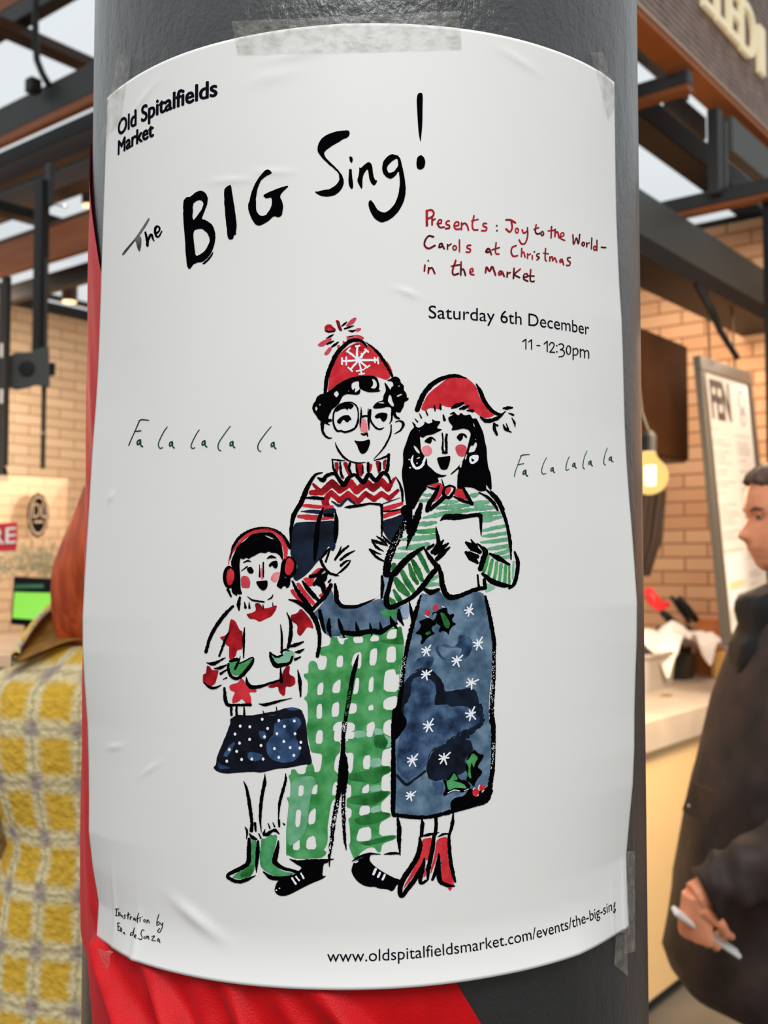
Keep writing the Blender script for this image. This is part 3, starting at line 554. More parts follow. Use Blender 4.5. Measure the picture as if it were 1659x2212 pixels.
# ================================================================= the woman in the tasselled hat
crop(850, 790, 5.925)
q = 'woman/tasselled_hat'
F_(q, RED, "350,560 380,480 430,380 500,310 600,235 700,150 760,115 830,115 930,150 1010,215 1060,270 1090,380 1150,480 1220,560 1300,625 1240,660 1150,670 1090,630 1040,590 960,560 900,480 830,500 760,525 690,530 620,500 580,560 540,545 450,540 410,580", 1)
for s, w in (("302,562 340,460 400,340 490,240 600,172 720,135 820,132 932,160", "56 62 56 52 46 42 36 8"), ("1058,235 1110,330 1160,450 1230,550 1310,610 1380,622 1430,585", "12 46 46 42 36 22 12"), ("1108,655 1170,700 1240,702 1330,670 1405,618", "12 46 48 40 10"), ("1405,545 1460,540 1520,536", "18 38 18"), ("1470,605 1532,630", "8 22"), ("1510,665 1545,725 1556,787", "6 24 5"), ("1400,750 1430,810 1502,850", "8 32 14"), ("1440,735 1466,812", "6 22"), ("1287,745 1290,810 1322,882", "30 38 24"), ("1300,752 1330,766", "18 22"),
    ("520,510 532,572", "14 18"), ("595,490 602,552", "14 26"), ("415,580 436,632", "14 16"), ("330,610 356,667", "6 16"), ("270,675 307,717", "5 16"), ("240,720 272,762", "6 22"), ("635,630 652,692", "14 32"), ("745,540 800,512 888,480", "18 54 28"), ("850,552 900,540 957,515", "22 44 20"), ("940,572 1012,577", "12 34"), ("720,620 770,607 802,652", "6 28 12")): S_(q, K, s, w)
q = 'woman/long_hair'
F_(q, K, "265,790 250,740 300,790 340,790 395,750 395,710 440,745 500,725 490,680 530,705 610,712 545,800 630,815 570,845 500,880 420,890 375,925 335,900 345,1000 352,1090 390,1150 430,1200 430,1270 480,1310 540,1370 620,1400 690,1395 640,1425 560,1430 585,1490 500,1510 410,1540 430,1570 380,1620 330,1700 290,1780 260,1837 180,1837 155,1750 140,1600 110,1450 105,1350 125,1240 120,1100 160,990 190,900 220,830", 3,
   ["255,1015 290,1035 330,1090 340,1130 300,1110 265,1060", "322,830 330,822 338,830 330,840"])
F_(q, K, "695,660 740,640 790,610 830,640 860,600 910,640 980,620 1010,680 1060,670 1100,750 1150,860 1170,980 1190,1050 1195,1180 1210,1300 1245,1390 1258,1580 1235,1590 1180,1510 1190,1600 1100,1610 1020,1560 900,1550 870,1580 820,1570 820,1400 840,1310 740,1395 725,1385 800,1320 880,1230 930,1110 960,980 990,870 960,820 890,800 820,820 735,830 760,775 710,720", 3,
   ["1060,975 1068,1020 1035,1100 1000,1105 955,1115 985,1020 1020,1025 1040,985", "1014,730 1026,735 1042,780 1030,785", "1040,942 1048,932 1058,942 1048,952"])
S_(q, BARE, "870,1240 855,1292", "18 22", 4); S_(q, BARE, "936,1135 920,1190", "8 18", 4)
crop(820, 1030, 5.184)
S_(q, K, "330,350 330,500 322,622", "60 52 36", rag=.8); S_(q, K, "460,310 420,450 370,580 330,700 300,812", "40 72 72 40 5", rag=.9); S_(q, K, "300,380 330,450 342,602", "120 62 46", rag=.8)
crop(850, 790, 5.925)
q = 'woman/left_earring'
S_(q, WHITE, "250,1150 232,1210 260,1290 310,1312 370,1272 402,1180", "12 30 34 34 36 26", 4)
q = 'woman/right_earring'
F_(q, WHITE, "965,1170 1020,1140 1090,1145 1080,1220 1010,1265 970,1240", 4); F_(q, K, "990,1180 1040,1210 1000,1235", 5); q = 'woman/left_earring'
S_(q, WHITE, "300,1186 328,1178", "10 14", 4); E_(q, WHITE, 300, 1248, 9, 9, 4); E_(q, WHITE, 200, 1202, 10, 9, 4); E_(q, WHITE, 211, 1306, 11, 10, 4)
q = 'woman/face'
F_(q, K, "390,970 420,935 470,905 505,915 545,955 535,965 490,930 490,970 470,998 435,990", 3); F_(q, K, "800,915 840,870 880,860 925,880 945,920 925,925 890,885 885,935 850,970", 3)
for s, w in (("622,865 632,950 627,1060 645,1116", "14 16 22 22"), ("680,880 672,960 677,1060 670,1116", "24 32 28 24"), ("630,1112 682,1112", 22), ("615,1450 640,1532", "8 18"), ("825,1400 825,1562", "14 18")): S_(q, K, s, w)
F_(q, K, "550,1175 640,1165 725,1150 728,1190 710,1270 685,1325 645,1333 605,1325 575,1260", 3)
E_(q, PINK, 425, 1088, 70, 66, 1); F_(q, PINKRED, "785,1050 820,1010 890,1005 935,1040 940,1085 910,1155 860,1165 815,1135", 1)
q = 'woman/neckerchief'
for s in ("420,1525 480,1510 600,1495 630,1530 635,1600 600,1680 500,1760 540,1650 580,1560 520,1550", "665,1570 700,1540 735,1550 735,1600 690,1660 665,1640", "765,1650 790,1590 850,1530 900,1610 970,1725 870,1700"): F_(q, RED, s, 1)
for s, w in (("410,1540 500,1570 572,1572", "8 26 24"), ("577,1545 530,1650 460,1760 432,1850", "28 46 56 50"), ("650,1680 560,1762 470,1837", "52 44 40"), ("650,1560 640,1640 700,1690 760,1630 780,1560 720,1535 650,1560", "30 36 36 30 24 20 24"), ("770,1672 870,1722 1002,1767", "12 34 30"), ("880,1540 930,1640 1002,1767", "18 42 40")): S_(q, K, s, w)
q = 'woman/striped_top'
for s, w in (("1090,1620 1200,1682 1280,1760 1332,1850", "12 32 38 20"), ("1240,1600 1320,1690 1400,1837", "12 38 40")): S_(q, K, s, w)
crop(820, 1030, 5.184)
for s, w in (("485,195 530,205 572,200", "24 38 30"), ("430,270 480,265 542,255", "24 36 24"), ("690,280 770,282 872,275", "26 46 20"), ("640,350 760,340 900,325 1000,320", "24 52 56 28"), ("490,460 620,430 760,400 900,382 1092,360", "18 52 42 52 28"), ("1010,205 1060,205 1125,183", "20 54 12"), ("1060,300 1140,290 1222,280", "52 58 28"), ("1080,350 1180,345 1292,340", "52 62 28"), ("1120,420 1220,412 1352,400", "52 52 28"), ("1140,482 1230,470 1362,450", "52 64 26"),
    ("1150,602 1250,580 1402,548", "24 44 36"), ("1150,662 1250,655 1412,630", "18 44 36"), ("1130,732 1230,725 1422,700", "18 42 42"), ("1200,807 1300,795 1442,770", "18 48 42"), ("1280,862 1350,855 1452,820", "18 44 44"), ("1370,902 1452,890", "28 44"), ("400,530 520,525 632,510", "28 58 26"), ("250,702 400,690 622,665", "18 58 52"), ("210,802 340,790 542,755", "18 62 48"), ("550,1182 600,1140 652,1110", "18 42 28"), ("500,1222 580,1205 662,1200", "22 46 30")): S_(q, STRIPE, s, w, 1, rag=.5)
S_(q, GREEN, "390,610 500,612 622,600", "28 54 52", 1); S_(q, LGREEN, "165,882 250,882 335,868", "60 72 36", 1); F_(q, LGREEN, "1180,1190 1230,1200 1310,1240 1180,1305", 1); S_(q, LGREEN, "1500,950 1490,1132", 24, 1)
for s, w in (("440,860 490,950 542,1060", "50 58 40"), ("370,940 420,1040 472,1150", "40 74 50"), ("330,980 370,1100 422,1190", "30 62 40"), ("250,1060 310,1180 382,1282", "50 68 50"), ("180,1150 240,1240 312,1312", "60 94 60"), ("160,1270 210,1360 242,1392", "30 62 40"), ("110,1370 152,1402", "50 60"), ("160,990 160,1042", 60)): S_(q, DGREEN, s, w, 1)
for s, w in (("1210,880 1190,970 1165,1062", "40 52 38"), ("1260,932 1240,1020 1220,1112", "38 48 36"), ("1310,962 1300,1060 1280,1152", 37), ("1360,982 1350,1080 1340,1172", 37), ("1410,1000 1400,1192", 37), ("1450,1000 1450,1192", 26)): S_(q, GREEN, s, w, 1)
S_(q, K, "290,440 270,540 190,700 130,840 90,960 82,1082", "26 62 72 72 74 84", rag=.9)
for s, w in (("140,1090 110,1220 80,1330 80,1420 130,1460 230,1420 360,1350 470,1240 560,1120 642,1020", "50 42 52 62 52 42 42 52 54 50"), ("170,1080 260,970 370,870 492,790", "62 64 54 26"), ("500,800 560,900 642,1000", "14 42 52"), ("1230,860 1330,912 1452,982", "18 54 18"), ("1150,1085 1260,1170 1380,1212 1472,1222", "28 54 48 18"), ("1510,840 1545,950 1537,1080 1502,1200 1450,1246", "18 38 38 38 22"), ("1200,150 1310,262 1380,400 1430,560 1460,740 1470,922", "18 34 34 30 34 12"), ("490,1250 570,1292 662,1260", "28 58 28")): S_(q, K, s, w)
q = 'woman/song_sheet'
F_(q, BARE, "660,500 740,460 1100,440 1130,660 1170,1150 1175,1235 900,1325 790,1335 720,1240 670,1000 645,640", 0)
for s, w in (("680,490 740,450 850,450 980,440 1100,425 1128,440 1132,520 1135,652", "10 54 64 42 38 42 30 8"), ("630,560 645,650 662,742", "8 32 42"), ("660,1000 690,1100 700,1200 740,1310 800,1350 900,1330 1050,1270 1182,1240", "38 46 52 56 58 42 42 36"), ("1170,1150 1180,1242", "30 38"), ("1095,1100 1110,1232", "18 22")): S_(q, K, s, w)
q = 'woman/hands'
for s, w in (("540,802 602,760", "32 24"), ("590,842 660,772 712,710", "40 64 16"), ("620,862 690,802 767,745", "30 54 18"), ("640,922 700,862 782,790", "40 54 16"), ("965,735 1040,790 1122,842", "22 74 40"), ("1020,700 1072,782", "8 52"), ("965,845 1030,900 1092,962", "28 84 28"), ("1000,842 1092,892", "18 42"), ("1090,745 1180,830 1160,920 1125,1032", "8 54 54 48")): S_(q, K, s, w)
q = 'woman/starry_skirt'; crop(830, 1260, 6.381)
F_(q, SKIRT, "515,130 560,150 650,150 740,80 790,140 850,210 920,230 1030,190 1150,150 1300,110 1380,150 1420,350 1460,600 1490,800 1495,1000 1480,1250 1450,1500 1440,1750 1445,1914 170,1914 200,1650 230,1400 280,1150 330,900 400,600 450,380 500,200", 1)
F_(q, SKIRT2, "690,900 760,820 860,840 960,880 1020,820 1020,720 1100,700 1220,780 1200,960 1060,1100 900,1120 760,1020", 2, ["740,900 800,850 880,900 1000,880 1080,900 1020,1010 900,1060 790,1000"])
F_(q, SKIRT2, "330,1290 440,1040 560,1010 700,1010 640,1170 500,1180 380,1260", 2)
F_(q, BLOOM, "290,1340 380,1250 450,1180 540,1160 640,1180 710,1240 780,1320 820,1400 835,1480 880,1490 980,1470 1080,1460 1200,1440 1270,1490 1300,1580 1310,1720 1350,1840 1380,1914 180,1914 210,1650 240,1450", 2, jit=.5)
F_(q, SKIRT2, "380,1330 480,1280 600,1300 690,1360 720,1480 690,1620 700,1690 850,1660 920,1700 1120,1690 1250,1760 1300,1914 280,1914 270,1700 360,1560", 3, jit=.8)
S_(q, K, "502,170 440,380 370,640 310,900 270,1150 240,1400 210,1650 180,1914", "22 52 52 50 42 52 64 94", 4, rag=.7); S_(q, K, "1390,180 1430,350 1480,600 1510,800 1510,1050 1500,1400 1480,1700 1480,1914", "28 42 48 42 40 46 52 62", 4, rag=.6)
def star(q, x, y, k=1.0, rot=0):
    for i, (a, l) in enumerate(((-55, 110), (-105, 62), (-160, 78), (-205, 74), (115, 92), (60, 92), (-15, 62))):
        r = math.radians(a+rot); S_(q, WHITE, [(x, y), (x+k*l*math.cos(r), y+k*l*math.sin(r))], "24 20", 6, rag=.1)
for i, (x, y) in enumerate(((1170, 375), (1295, 832), (580, 928), (1000, 1062), (575, 1252), (1200, 1372))): star(q, x, y, .85+.1*(i % 2), i*9-15)
F_(q, K, "560,490 600,470 640,490 700,530 720,560 650,600 660,660 705,690 640,720 580,760 540,830 505,840 500,800 520,770 510,710 420,690 480,640 510,570 470,525", 5)
F_(q, K, "740,370 800,340 865,335 870,400 900,440 950,410 965,450 930,490 940,530 995,560 940,590 900,640 885,715 860,670 800,650 765,680 745,650 780,590 720,550 650,480 660,400 720,390", 5, ["668,420 720,400 722,440 680,510 655,480"])
F_(q, DGREEN, "765,400 820,410 880,500 910,560 880,630 830,600 800,510", 6); F_(q, DGREEN, "560,680 635,655 640,690 580,720", 6)
E_(q, RED, 708, 330, 40, 40, 6); E_(q, RED, 597, 402, 36, 38, 6); S_(q, WHITE, "560,440 605,470", "10 14", 6); S_(q, WHITE, "800,322 825,330", "16 12", 6)
crop(830, 1520, 6.381)
F_(q, SKIRT, "180,200 1460,200 1470,300 1480,560 1470,800 1440,1100 1400,1300 1300,1370 1100,1430 850,1490 600,1540 400,1550 170,1520 130,1500 110,1200 110,800 130,500 160,300", 1)
F_(q, SKIRT2, "230,180 1305,180 1320,200 1300,280 1200,340 1050,430 850,530 680,640 620,760 580,850 400,1000 320,1060 200,950 170,800 200,500 250,300", 3, jit=.5)
F_(q, SKIRT2, "640,1060 820,1080 800,1290 700,1180", 2, jit=.6)
S_(q, BLOOM, "1320,20 1340,240 1200,370 1050,460 900,545", "50 56 84 124 110", 3, rag=1.2)
F_(q, BLOOM, "620,680 700,600 800,570 1000,490 1180,500 1230,600 1200,680 1100,790 1150,900 1000,1000 900,1040 790,1040 680,1070 600,1010 570,900", 3, jit=1.0)
F_(q, K, "910,1350 980,1290 1100,1270 1180,1150 1250,1230 1420,1150 1450,1100 1410,1330 1250,1400 1000,1470 910,1460", 4)
S_(q, BLOOM, "180,990 300,1110 420,1040 565,930", "40 44 26 30", 3); S_(q, K, "190,170 230,230 230,300 160,455", "100 130 120 50", 4)
S_(q, K, "150,100 130,300 125,600 125,900 125,1200 120,1480 140,1532", "70 62 46 62 62 52 40", 4, rag=.5); S_(q, K, "130,1530 400,1560 600,1560 800,1520 1000,1460 1250,1390 1400,1330 1462,1200", "50 46 40 46 52 52 62 62", 4, rag=.5); S_(q, K, "1485,200 1500,300 1500,600 1490,900 1450,1182", "56 58 52 52 62", 4, rag=.6)
for i, (x, y) in enumerate(((1195, 142), (612, 302), (390, 777), (825, 748), (360, 1262))): star(q, x, y, 1.0 if i < 4 else .8, i*7-10)
F_(q, K, "1130,760 1215,650 1240,630 1300,690 1380,705 1330,790 1280,870 1350,930 1340,970 1270,1050 1230,1150 1190,1090 1120,1050 1150,980 1110,880", 5); F_(q, K, "800,1040 860,1060 960,920 1040,1050 1130,1050 1200,1150 1080,1230 980,1190 880,1240 820,1280 810,1240 850,1160", 5)
F_(q, GREEN, "1110,790 1160,770 1215,670 1295,745 1250,810 1230,890 1200,800 1180,900 1200,1040 1145,990 1165,870", 6); F_(q, GREEN, "850,1060 900,1050 960,940 1020,1050 930,1055 1090,1100 1140,1170 1060,1160 960,1160 880,1200", 6)
S_(q, WHITE, "870,1230 960,1190 1040,1202", "8 14 10", 6); S_(q, WHITE, "1100,1200 1160,1170", "8 10", 6)
E_(q, RED, 1340, 1156, 44, 44, 6); E_(q, RED, 1258, 1222, 46, 56, 6); S_(q, WHITE, "1310,1120 1295,1160 1305,1200", "12 18 8", 7); S_(q, WHITE, "1222,1190 1232,1165 1258,1160", "8 14 8", 7); S_(q, WHITE, "1345,1216 1372,1190", "14 10", 7); S_(q, WHITE, "1282,1268 1298,1250", "12 8", 7)
for s, w in (("175,1585 200,1660 205,1787", "20 46 52"), ("515,1585 530,1660 510,1787", "14 44 36"), ("705,1570 715,1650 705,1787", "34 40 42"), ("950,1520 940,1650 905,1787", "14 42 26")):
    if not s.startswith('175'): S_('woman/legs', K, s, w)
crop(740, 1740, 6.144)
q = 'woman/legs'
for s, w in (("1055,180 1055,280 1045,402", "18 46 40"), ("1240,160 1240,280 1225,382", "36 38 42"), ("1465,110 1455,230 1420,382", "12 42 28")): S_(q, K, s, w)
q = 'woman/left_boot'
F_(q, RED, "1050,480 1070,440 1190,420 1185,520 1160,640 1120,740 1080,690 1040,800 980,890 880,1020 800,1115 830,1040 920,880 1000,720 1040,580", 1); F_(q, RED, "1105,800 1110,900 1095,945 1065,950 1090,850", 1)
for s, w in (("1020,420 1030,520 990,680 900,830 820,950 770,1060 762,1160 790,1200 850,1120 950,990 1010,880 1070,790 1085,702", "18 56 58 58 64 64 54 44 54 54 44 48 18"), ("1085,702 1060,830 1030,960 1040,1030 1100,1002 1142,975", "18 58 54 32 32 8"), ("1060,405 1140,385 1277,355", "14 32 8"), ("1215,382 1200,520 1170,680 1140,830 1130,962", "40 48 54 54 28")): S_(q, K, s, w)
q = 'woman/right_boot'
F_(q, RED, "1255,440 1395,405 1395,560 1395,680 1420,800 1450,920 1470,1000 1480,1050 1450,1060 1300,1005 1305,850 1305,700 1265,640 1230,760 1165,925 1170,830 1210,700 1230,560", 1); F_(q, RED, "1390,1088 1460,1083 1425,1137", 1)
for s, w in (("1275,642 1270,760 1240,870 1190,982", "18 58 54 28"), ("1275,760 1280,950 1310,1020 1400,1060 1482,1066", "38 58 48 42 18"), ("1410,380 1415,560 1430,720 1460,880 1492,1006", "28 42 44 42 28"), ("1265,412 1330,382 1402,370", "8 26 12")): S_(q, K, s, w)

# ================================================================= the child in earmuffs
crop(420, 1120, 5.53)
q = 'child/hair'
F_(q, K, "440,500 520,320 600,270 680,190 800,165 920,165 990,220 1040,300 1060,420 1060,500 1040,480 1020,440 975,410 920,410 890,390 850,415 790,405 740,430 720,445 680,460 655,485 620,465 585,490 550,470 540,560 550,700 555,850 575,900 540,910 510,900 515,930 450,890 440,780 480,640 440,560", 3, ["830,200 880,205 960,245 920,245 870,220"])
F_(q, K, "1040,520 1060,660 1090,720 1150,680 1150,740 1140,810 1105,835 1080,800 1050,820 1040,845 1000,820 980,800 1020,700", 3); S_(q, K, "402,850 440,932", "30 16")
q = 'child/earmuffs'
S_(q, RED, "407,555 440,420 540,290 640,190 760,147 900,142 1000,190 1060,280 1090,380 1085,472", "6 22 30 42 42 42 48 56 52 30", 4)
S_(q, K, "430,480 470,330 560,210 680,140 800,115 930,130 1040,190 1110,290 1142,352", "8 28 32 26 26 28 32 42 28", 4)
E_(q, K, 415, 700, 73, 136, 4); F_(q, RED, "385,690 400,620 440,590 480,640 480,710 450,790 410,800 390,750", 5); E_(q, K, 1130, 582, 97, 132, 4); F_(q, RED, "1085,560 1110,480 1150,470 1195,530 1185,610 1140,680 1100,670 1080,620", 5)
q = 'child/face'
for s, w in (("585,527 640,505 682,517", "6 20 5"), ("870,477 920,455 977,472", "8 34 8"), ("560,627 632,575", "5 14"), ("780,550 780,692", "5 16"), ("825,525 825,692", "14 16"), ("635,930 700,975 832,996", "5 18 16"), ("875,970 920,947 942,908", "5 16 5")): S_(q, K, s, w)
F_(q, K, "630,590 680,570 715,630 690,660 655,655 630,620", 3); F_(q, K, "885,555 930,510 990,500 1000,560 980,600 945,585 930,555 905,585", 3); F_(q, PINK, "790,590 815,590 815,700 835,715 800,725 785,690", 1)
F_(q, K, "735,750 800,745 875,735 878,800 860,840 825,863 790,845 755,800", 3); F_(q, PINKRED, "555,700 600,680 650,700 670,760 660,830 600,830 560,820", 1); F_(q, PINK, "950,645 1030,635 1020,690 985,750 950,765 905,720", 1)
q = 'child/starry_jumper'
for s, w in (("465,1047 380,1130 300,1230 230,1340 180,1450 140,1592", "22 38 38 38 32 34"), ("415,1362 370,1450 300,1642", "12 26 20"), ("545,942 530,1020 535,1092", "22 44 16"), ("600,1000 612,1062", "8 28"), ("655,997 660,1067", "6 22"), ("1130,967 1240,1000 1360,1090 1440,1200 1490,1350 1495,1500 1470,1642", "12 42 52 54 44 38 38"), ("1105,1122 1150,1240 1150,1400 1120,1542", "8 32 44 30"), ("820,1035 828,1075", "12 8"), ("935,1000 940,1042", "5 12")): S_(q, K, s, w)
for s in ("720,1015 770,1005 830,1075 900,1065 960,1040 990,1040 970,1100 920,1170 850,1200 780,1235 720,1200 660,1200 618,1140 680,1130 740,1100", "1145,1155 1230,1130 1270,1070 1330,1130 1400,1220 1430,1320 1350,1290 1310,1350 1265,1408 1225,1370 1235,1270 1160,1225", "430,1195 490,1220 540,1330 580,1350 580,1560 510,1570 490,1659 415,1659 430,1540 370,1500 340,1460 300,1415 370,1400 410,1350"): F_(q, DRED, s, 1)
crop(420, 1370, 5.53)
F_(q, DRED, "415,130 490,170 480,280 440,310 415,290", 1); F_(q, DRED, "105,475 140,470 150,370 190,390 210,430 295,425 270,520 250,590 200,620 165,640 100,570", 1); F_(q, RED, "560,520 600,560 650,640 745,660 740,695 650,690 680,760 680,835 620,830 570,765 520,810 450,825 455,760 490,690 430,670 415,620 450,595 520,580", 1); F_(q, DRED, "1105,370 1145,380 1130,480 1200,510 1210,590 1150,630 1090,620 1085,720 1060,740 1010,690 1000,620 920,645 870,625 950,580 1020,570 1060,440", 1)
for s, w in (("110,572 180,630 250,640 322,605", "8 28 28 8"), ("150,340 230,350 372,280", "8 42 8"), ("240,410 310,402 387,365", "8 38 12"), ("317,470 392,420", "28 14"), ("340,540 387,520", "5 16"), ("1110,152 1200,130 1302,90", "8 42 14"), ("1205,212 1250,210 1312,175", "12 38 8"), ("1205,302 1267,270", "26 14"), ("360,642 370,760 400,840 500,845 672,842", "22 38 38 24 30"), ("1235,427 1260,560 1270,742", "8 42 14"), ("770,830 850,840 1000,802 1172,760", "6 32 24 3"), ("440,862 445,962", 26), ("506,852 506,967", "20 26"), ("595,872 600,972", "12 26"), ("820,910 837,952", "5 12"), ("980,862 986,912", "6 14")): S_(q, K, s, w)
q = 'child/song_sheet'
F_(q, BARE, "596,-60 1040,-90 1045,240 1030,540 800,615 660,615 620,500 590,280", 0)
for s, w in (("620,512 640,590 690,630 800,620 900,585 1022,550", "8 38 42 30 24 24"), ("1030,402 1040,562", "12 38")): S_(q, K, s, w)
crop(420, 1120, 5.53)
for s, w in (("1030,1262 1045,1400 1045,1602", "6 22 24"), ("600,1302 592,1450 590,1662", "8 32 12")): S_(q, K, s, w)
q = 'child/mittens'; crop(420, 1370, 5.53)
F_(q, GREEN, "415,330 500,310 540,340 600,330 690,280 670,350 600,440 540,490 470,490 430,440", 2); F_(q, LGREEN, "905,225 980,280 1060,240 1120,175 1190,210 1205,270 1160,320 1060,350 970,355 930,300", 2)
for s, w in (("410,352 410,430 450,510 520,525 600,460 680,360 705,292 680,280 600,322 540,347", "22 32 32 32 38 38 20 14 14 12"), ("485,417 520,350 552,260", "20 26 5"), ("430,322 512,300", "26 38"), ("905,217 920,290 975,370 1060,365 1140,342 1172,270", "18 38 52 38 26 22"), ("905,217 980,270 1052,250", "12 26 20"), ("1030,212 1090,182 1132,200", "12 22 8")): S_(q, K, s, w)
q = 'child/spotted_skirt'
F_(q, MININAVY, "425,1015 480,980 540,960 600,970 720,965 860,935 1000,915 1080,880 1180,870 1280,900 1300,950 1335,1050 1350,1250 1380,1400 1405,1530 1380,1560 1320,1555 1150,1590 960,1610 800,1655 700,1640 560,1650 350,1665 270,1635 225,1590 260,1560 265,1480 330,1320 400,1150 430,1060", 1, jit=.3)
for s in ("960,1050 1080,1010 1250,990 1280,1080 1200,1180 1230,1280 1280,1400 1200,1520 1050,1540 900,1480 850,1330 900,1250 950,1180", "760,1160 850,1150 870,1250 800,1260", "640,1400 760,1420 830,1440 760,1520 640,1500", "265,1510 330,1560 450,1600 300,1620", "340,1460 420,1330 480,1280 490,1310 400,1460", "1080,885 1180,875 1260,905 1200,915", "870,970 1000,950 960,975"): F_(q, MINIBLUE, s, 2, jit=.7)
for x, y in ((812, 1015), (1010, 1030), (1195, 1035), (550, 1097), (665, 1105), (1077, 1100), (877, 1125), (488, 1192), (988, 1188), (1203, 1188), (840, 1225), (662, 1255), (1070, 1280), (1273, 1290), (542, 1300), (798, 1328), (420, 1377), (508, 1398), (958, 1365), (1145, 1353), (1262, 1358), (1190, 1445), (1010, 1470), (390, 1515), (567, 1495), (688, 1490), (823, 1490)): E_(q, WHITE, x, y, 16, 19, 4)
q = 'child/legs'; crop(470, 1660, 5.925)
for s, w in (("335,157 375,260 405,420 425,560 440,690 435,792", "5 30 38 38 34 42"), ("608,62 605,180 575,330 555,480 548,640 562,822", "4 38 36 38 30 5"), ("873,57 870,160 830,310 795,450 780,652", "5 32 34 30 8"), ("350,742 380,800 372,897", "6 28 8"), ("480,702 492,802", "32 16"), ("410,832 450,880 502,902", "12 44 20"), ("530,832 557,892", "12 18"), ("592,832 612,772", "32 6"), ("590,852 640,840 690,802 740,790 787,832", "18 44 32 38 14"), ("650,702 672,762", "10 16"), ("710,692 732,742", "8 16"), ("787,662 792,742", "28 20"), ("835,692 857,717", "6 18")): S_(q, K, s, w)
q = 'child/left_boot'
F_(q, BGREEN, "430,900 470,895 500,930 500,1060 490,1200 475,1290 440,1360 400,1400 300,1415 180,1395 260,1330 360,1280 420,1230 425,1080", 1); F_(q, DGREEN, "300,1330 420,1240 470,1230 460,1320 400,1390 290,1390", 2)
for s, w in (("405,902 402,1050 390,1210 270,1290 130,1365 200,1430 290,1445 380,1420 492,1365", "34 48 52 48 32 42 42 38 6"), ("520,932 515,1080 500,1230 500,1332", "28 48 32 6")): S_(q, K, s, w)
q = 'child/right_boot'
F_(q, BGREEN, "560,900 630,890 670,830 710,860 745,840 765,870 750,960 715,1090 710,1200 760,1270 850,1320 960,1335 980,1345 920,1370 820,1390 720,1370 600,1310 545,1240 540,1100 555,980", 1)
for s, w in (("780,927 770,1010 745,1120 740,1200 830,1270 940,1300 1032,1332", "16 42 58 58 38 32 42"), ("590,1322 680,1390 770,1405 860,1400 952,1370", "14 48 48 42 18")): S_(q, K, s, w)

# dry-brush flecks where the bristles skipped
def flecks(part, m, s, spread, n, layer=7):
    p, _ = catmull(P(s), np.ones(len(P(s))))
    for _ in range(n):
        c = p[rng.integers(len(p))]+rng.normal(0, spread/CS*.45, 2); put_r = rng.uniform(.35, .95)
        disc(part, m, c, put_r, put_r*rng.uniform(.8, 2.0), layer, 7)
crop(830, 1260, 6.381)
flecks('woman/starry_skirt', BARE, "1505,960 1502,1150 1490,1400 1470,1700 1478,1800", 26, 70); flecks('woman/starry_skirt', BARE, "285,1000 255,1150 225,1300 205,1450", 34, 70)
crop(830, 1520, 6.381); flecks('woman/starry_skirt', BARE, "1500,540 1502,640 1485,780 1470,900", 20, 45)
crop(820, 1030, 5.184); flecks('woman/striped_top', BARE, "290,500 250,600 190,720 140,800 110,960", 36, 60)
crop(620, 1230, 5.925); flecks('man/checked_trousers', GREEN, "815,1540 795,1660 770,1780 750,1850", 30, 50); flecks('man/checked_trousers', BARE, "740,1960 730,2060", 26, 40)
crop(600, 1560, 5.721); flecks('man/checked_trousers', BARE, "740,1000 705,1200 680,1300 655,1450 645,1600", 28, 90); flecks('man/checked_trousers', BARE, "812,900 808,1100 815,1250", 18, 30)

# ---- link the printing: one mesh per block of lettering or drawn garment, all children of the poster
FIG = {}
def ink_mesh(name, chunks, parent):
    mats, vs_, fs_, mi = [], [], [], []
    n = 0
    for m, v2, f, lift in chunks:
        if m not in mats: mats.append(m)
        w3 = lift if v2 is None else px_paper(v2, lift)
        vs_.append(w3); fs_ += [tuple(int(i)+n for i in q) for q in f]; mi += [mats.index(m)]*len(f); n += len(w3)
    return build(name, np.concatenate(vs_), fs_, mats, parent, mi)
ORDER = {'man': ('man_drawing', 'face'), 'woman': ('woman_drawing', 'face'), 'child': ('child_drawing', 'face')}
for who, (nm, base) in ORDER.items():
    FIG[who] = ink_mesh(nm, INK.pop(who+'/'+base), poster)
FIG['man']['label'] = 'brush drawing of a singer in bobble hat and glasses'
FIG['woman']['label'] = 'brush drawing of a singer in red tasselled hat and long skirt'
FIG['child']['label'] = 'brush drawing of a small singer in red earmuffs'
for k_, ch in INK.items():
    who, _, nm = k_.rpartition('/')
    for pre in ('left_', 'right_'):
        if nm.startswith(pre): nm = nm[len(pre):]
    ink_mesh(nm, ch, FIG[who] if who else poster)
# ================================================================= red cloth wound round the column under the poster
m_cloth = noise_mat('red_satin', (0.52, 0.001, 0.003, 1), (0.58, 0.002, 0.005, 1), 60, .4, .6, rough=.42, bump=.2, bscale=900, spec=.2)
m_cloth.node_tree.nodes['Principled BSDF'].inputs['Sheen Weight'].default_value = .3
m_cloth.node_tree.nodes['Principled BSDF'].inputs['Sheen Tint'].default_value = (1, .16, .20, 1)
eph, ez = hit([(203, 490), (212, 560), (222, 608)], R0+.001)
bph, bz = hit([(985, 2122), (1040, 2212)], R0+.001)
lph, lz = hit([(186, 2060), (192, 2130), (199, 2212)], R0+.001)
tz = at(193, 372, .86)[2]
EDZ = [tz+.05, tz, ez[0], ez[1], ez[2], ez[2]-.1, bz[0], bz[1], bz[1]-.25]
EDP = [-1.7, -1.325, eph[0], eph[1], eph[2], eph[2]+.22, bph[0], bph[1], bph[1]+.42]
LZ = [lz[0]+.4, lz[0]+.05, lz[0], lz[1], lz[2], lz[2]-.3]; LP = [-1.95, -1.6, lph[0], lph[1], lph[2], lph[2]+.25]
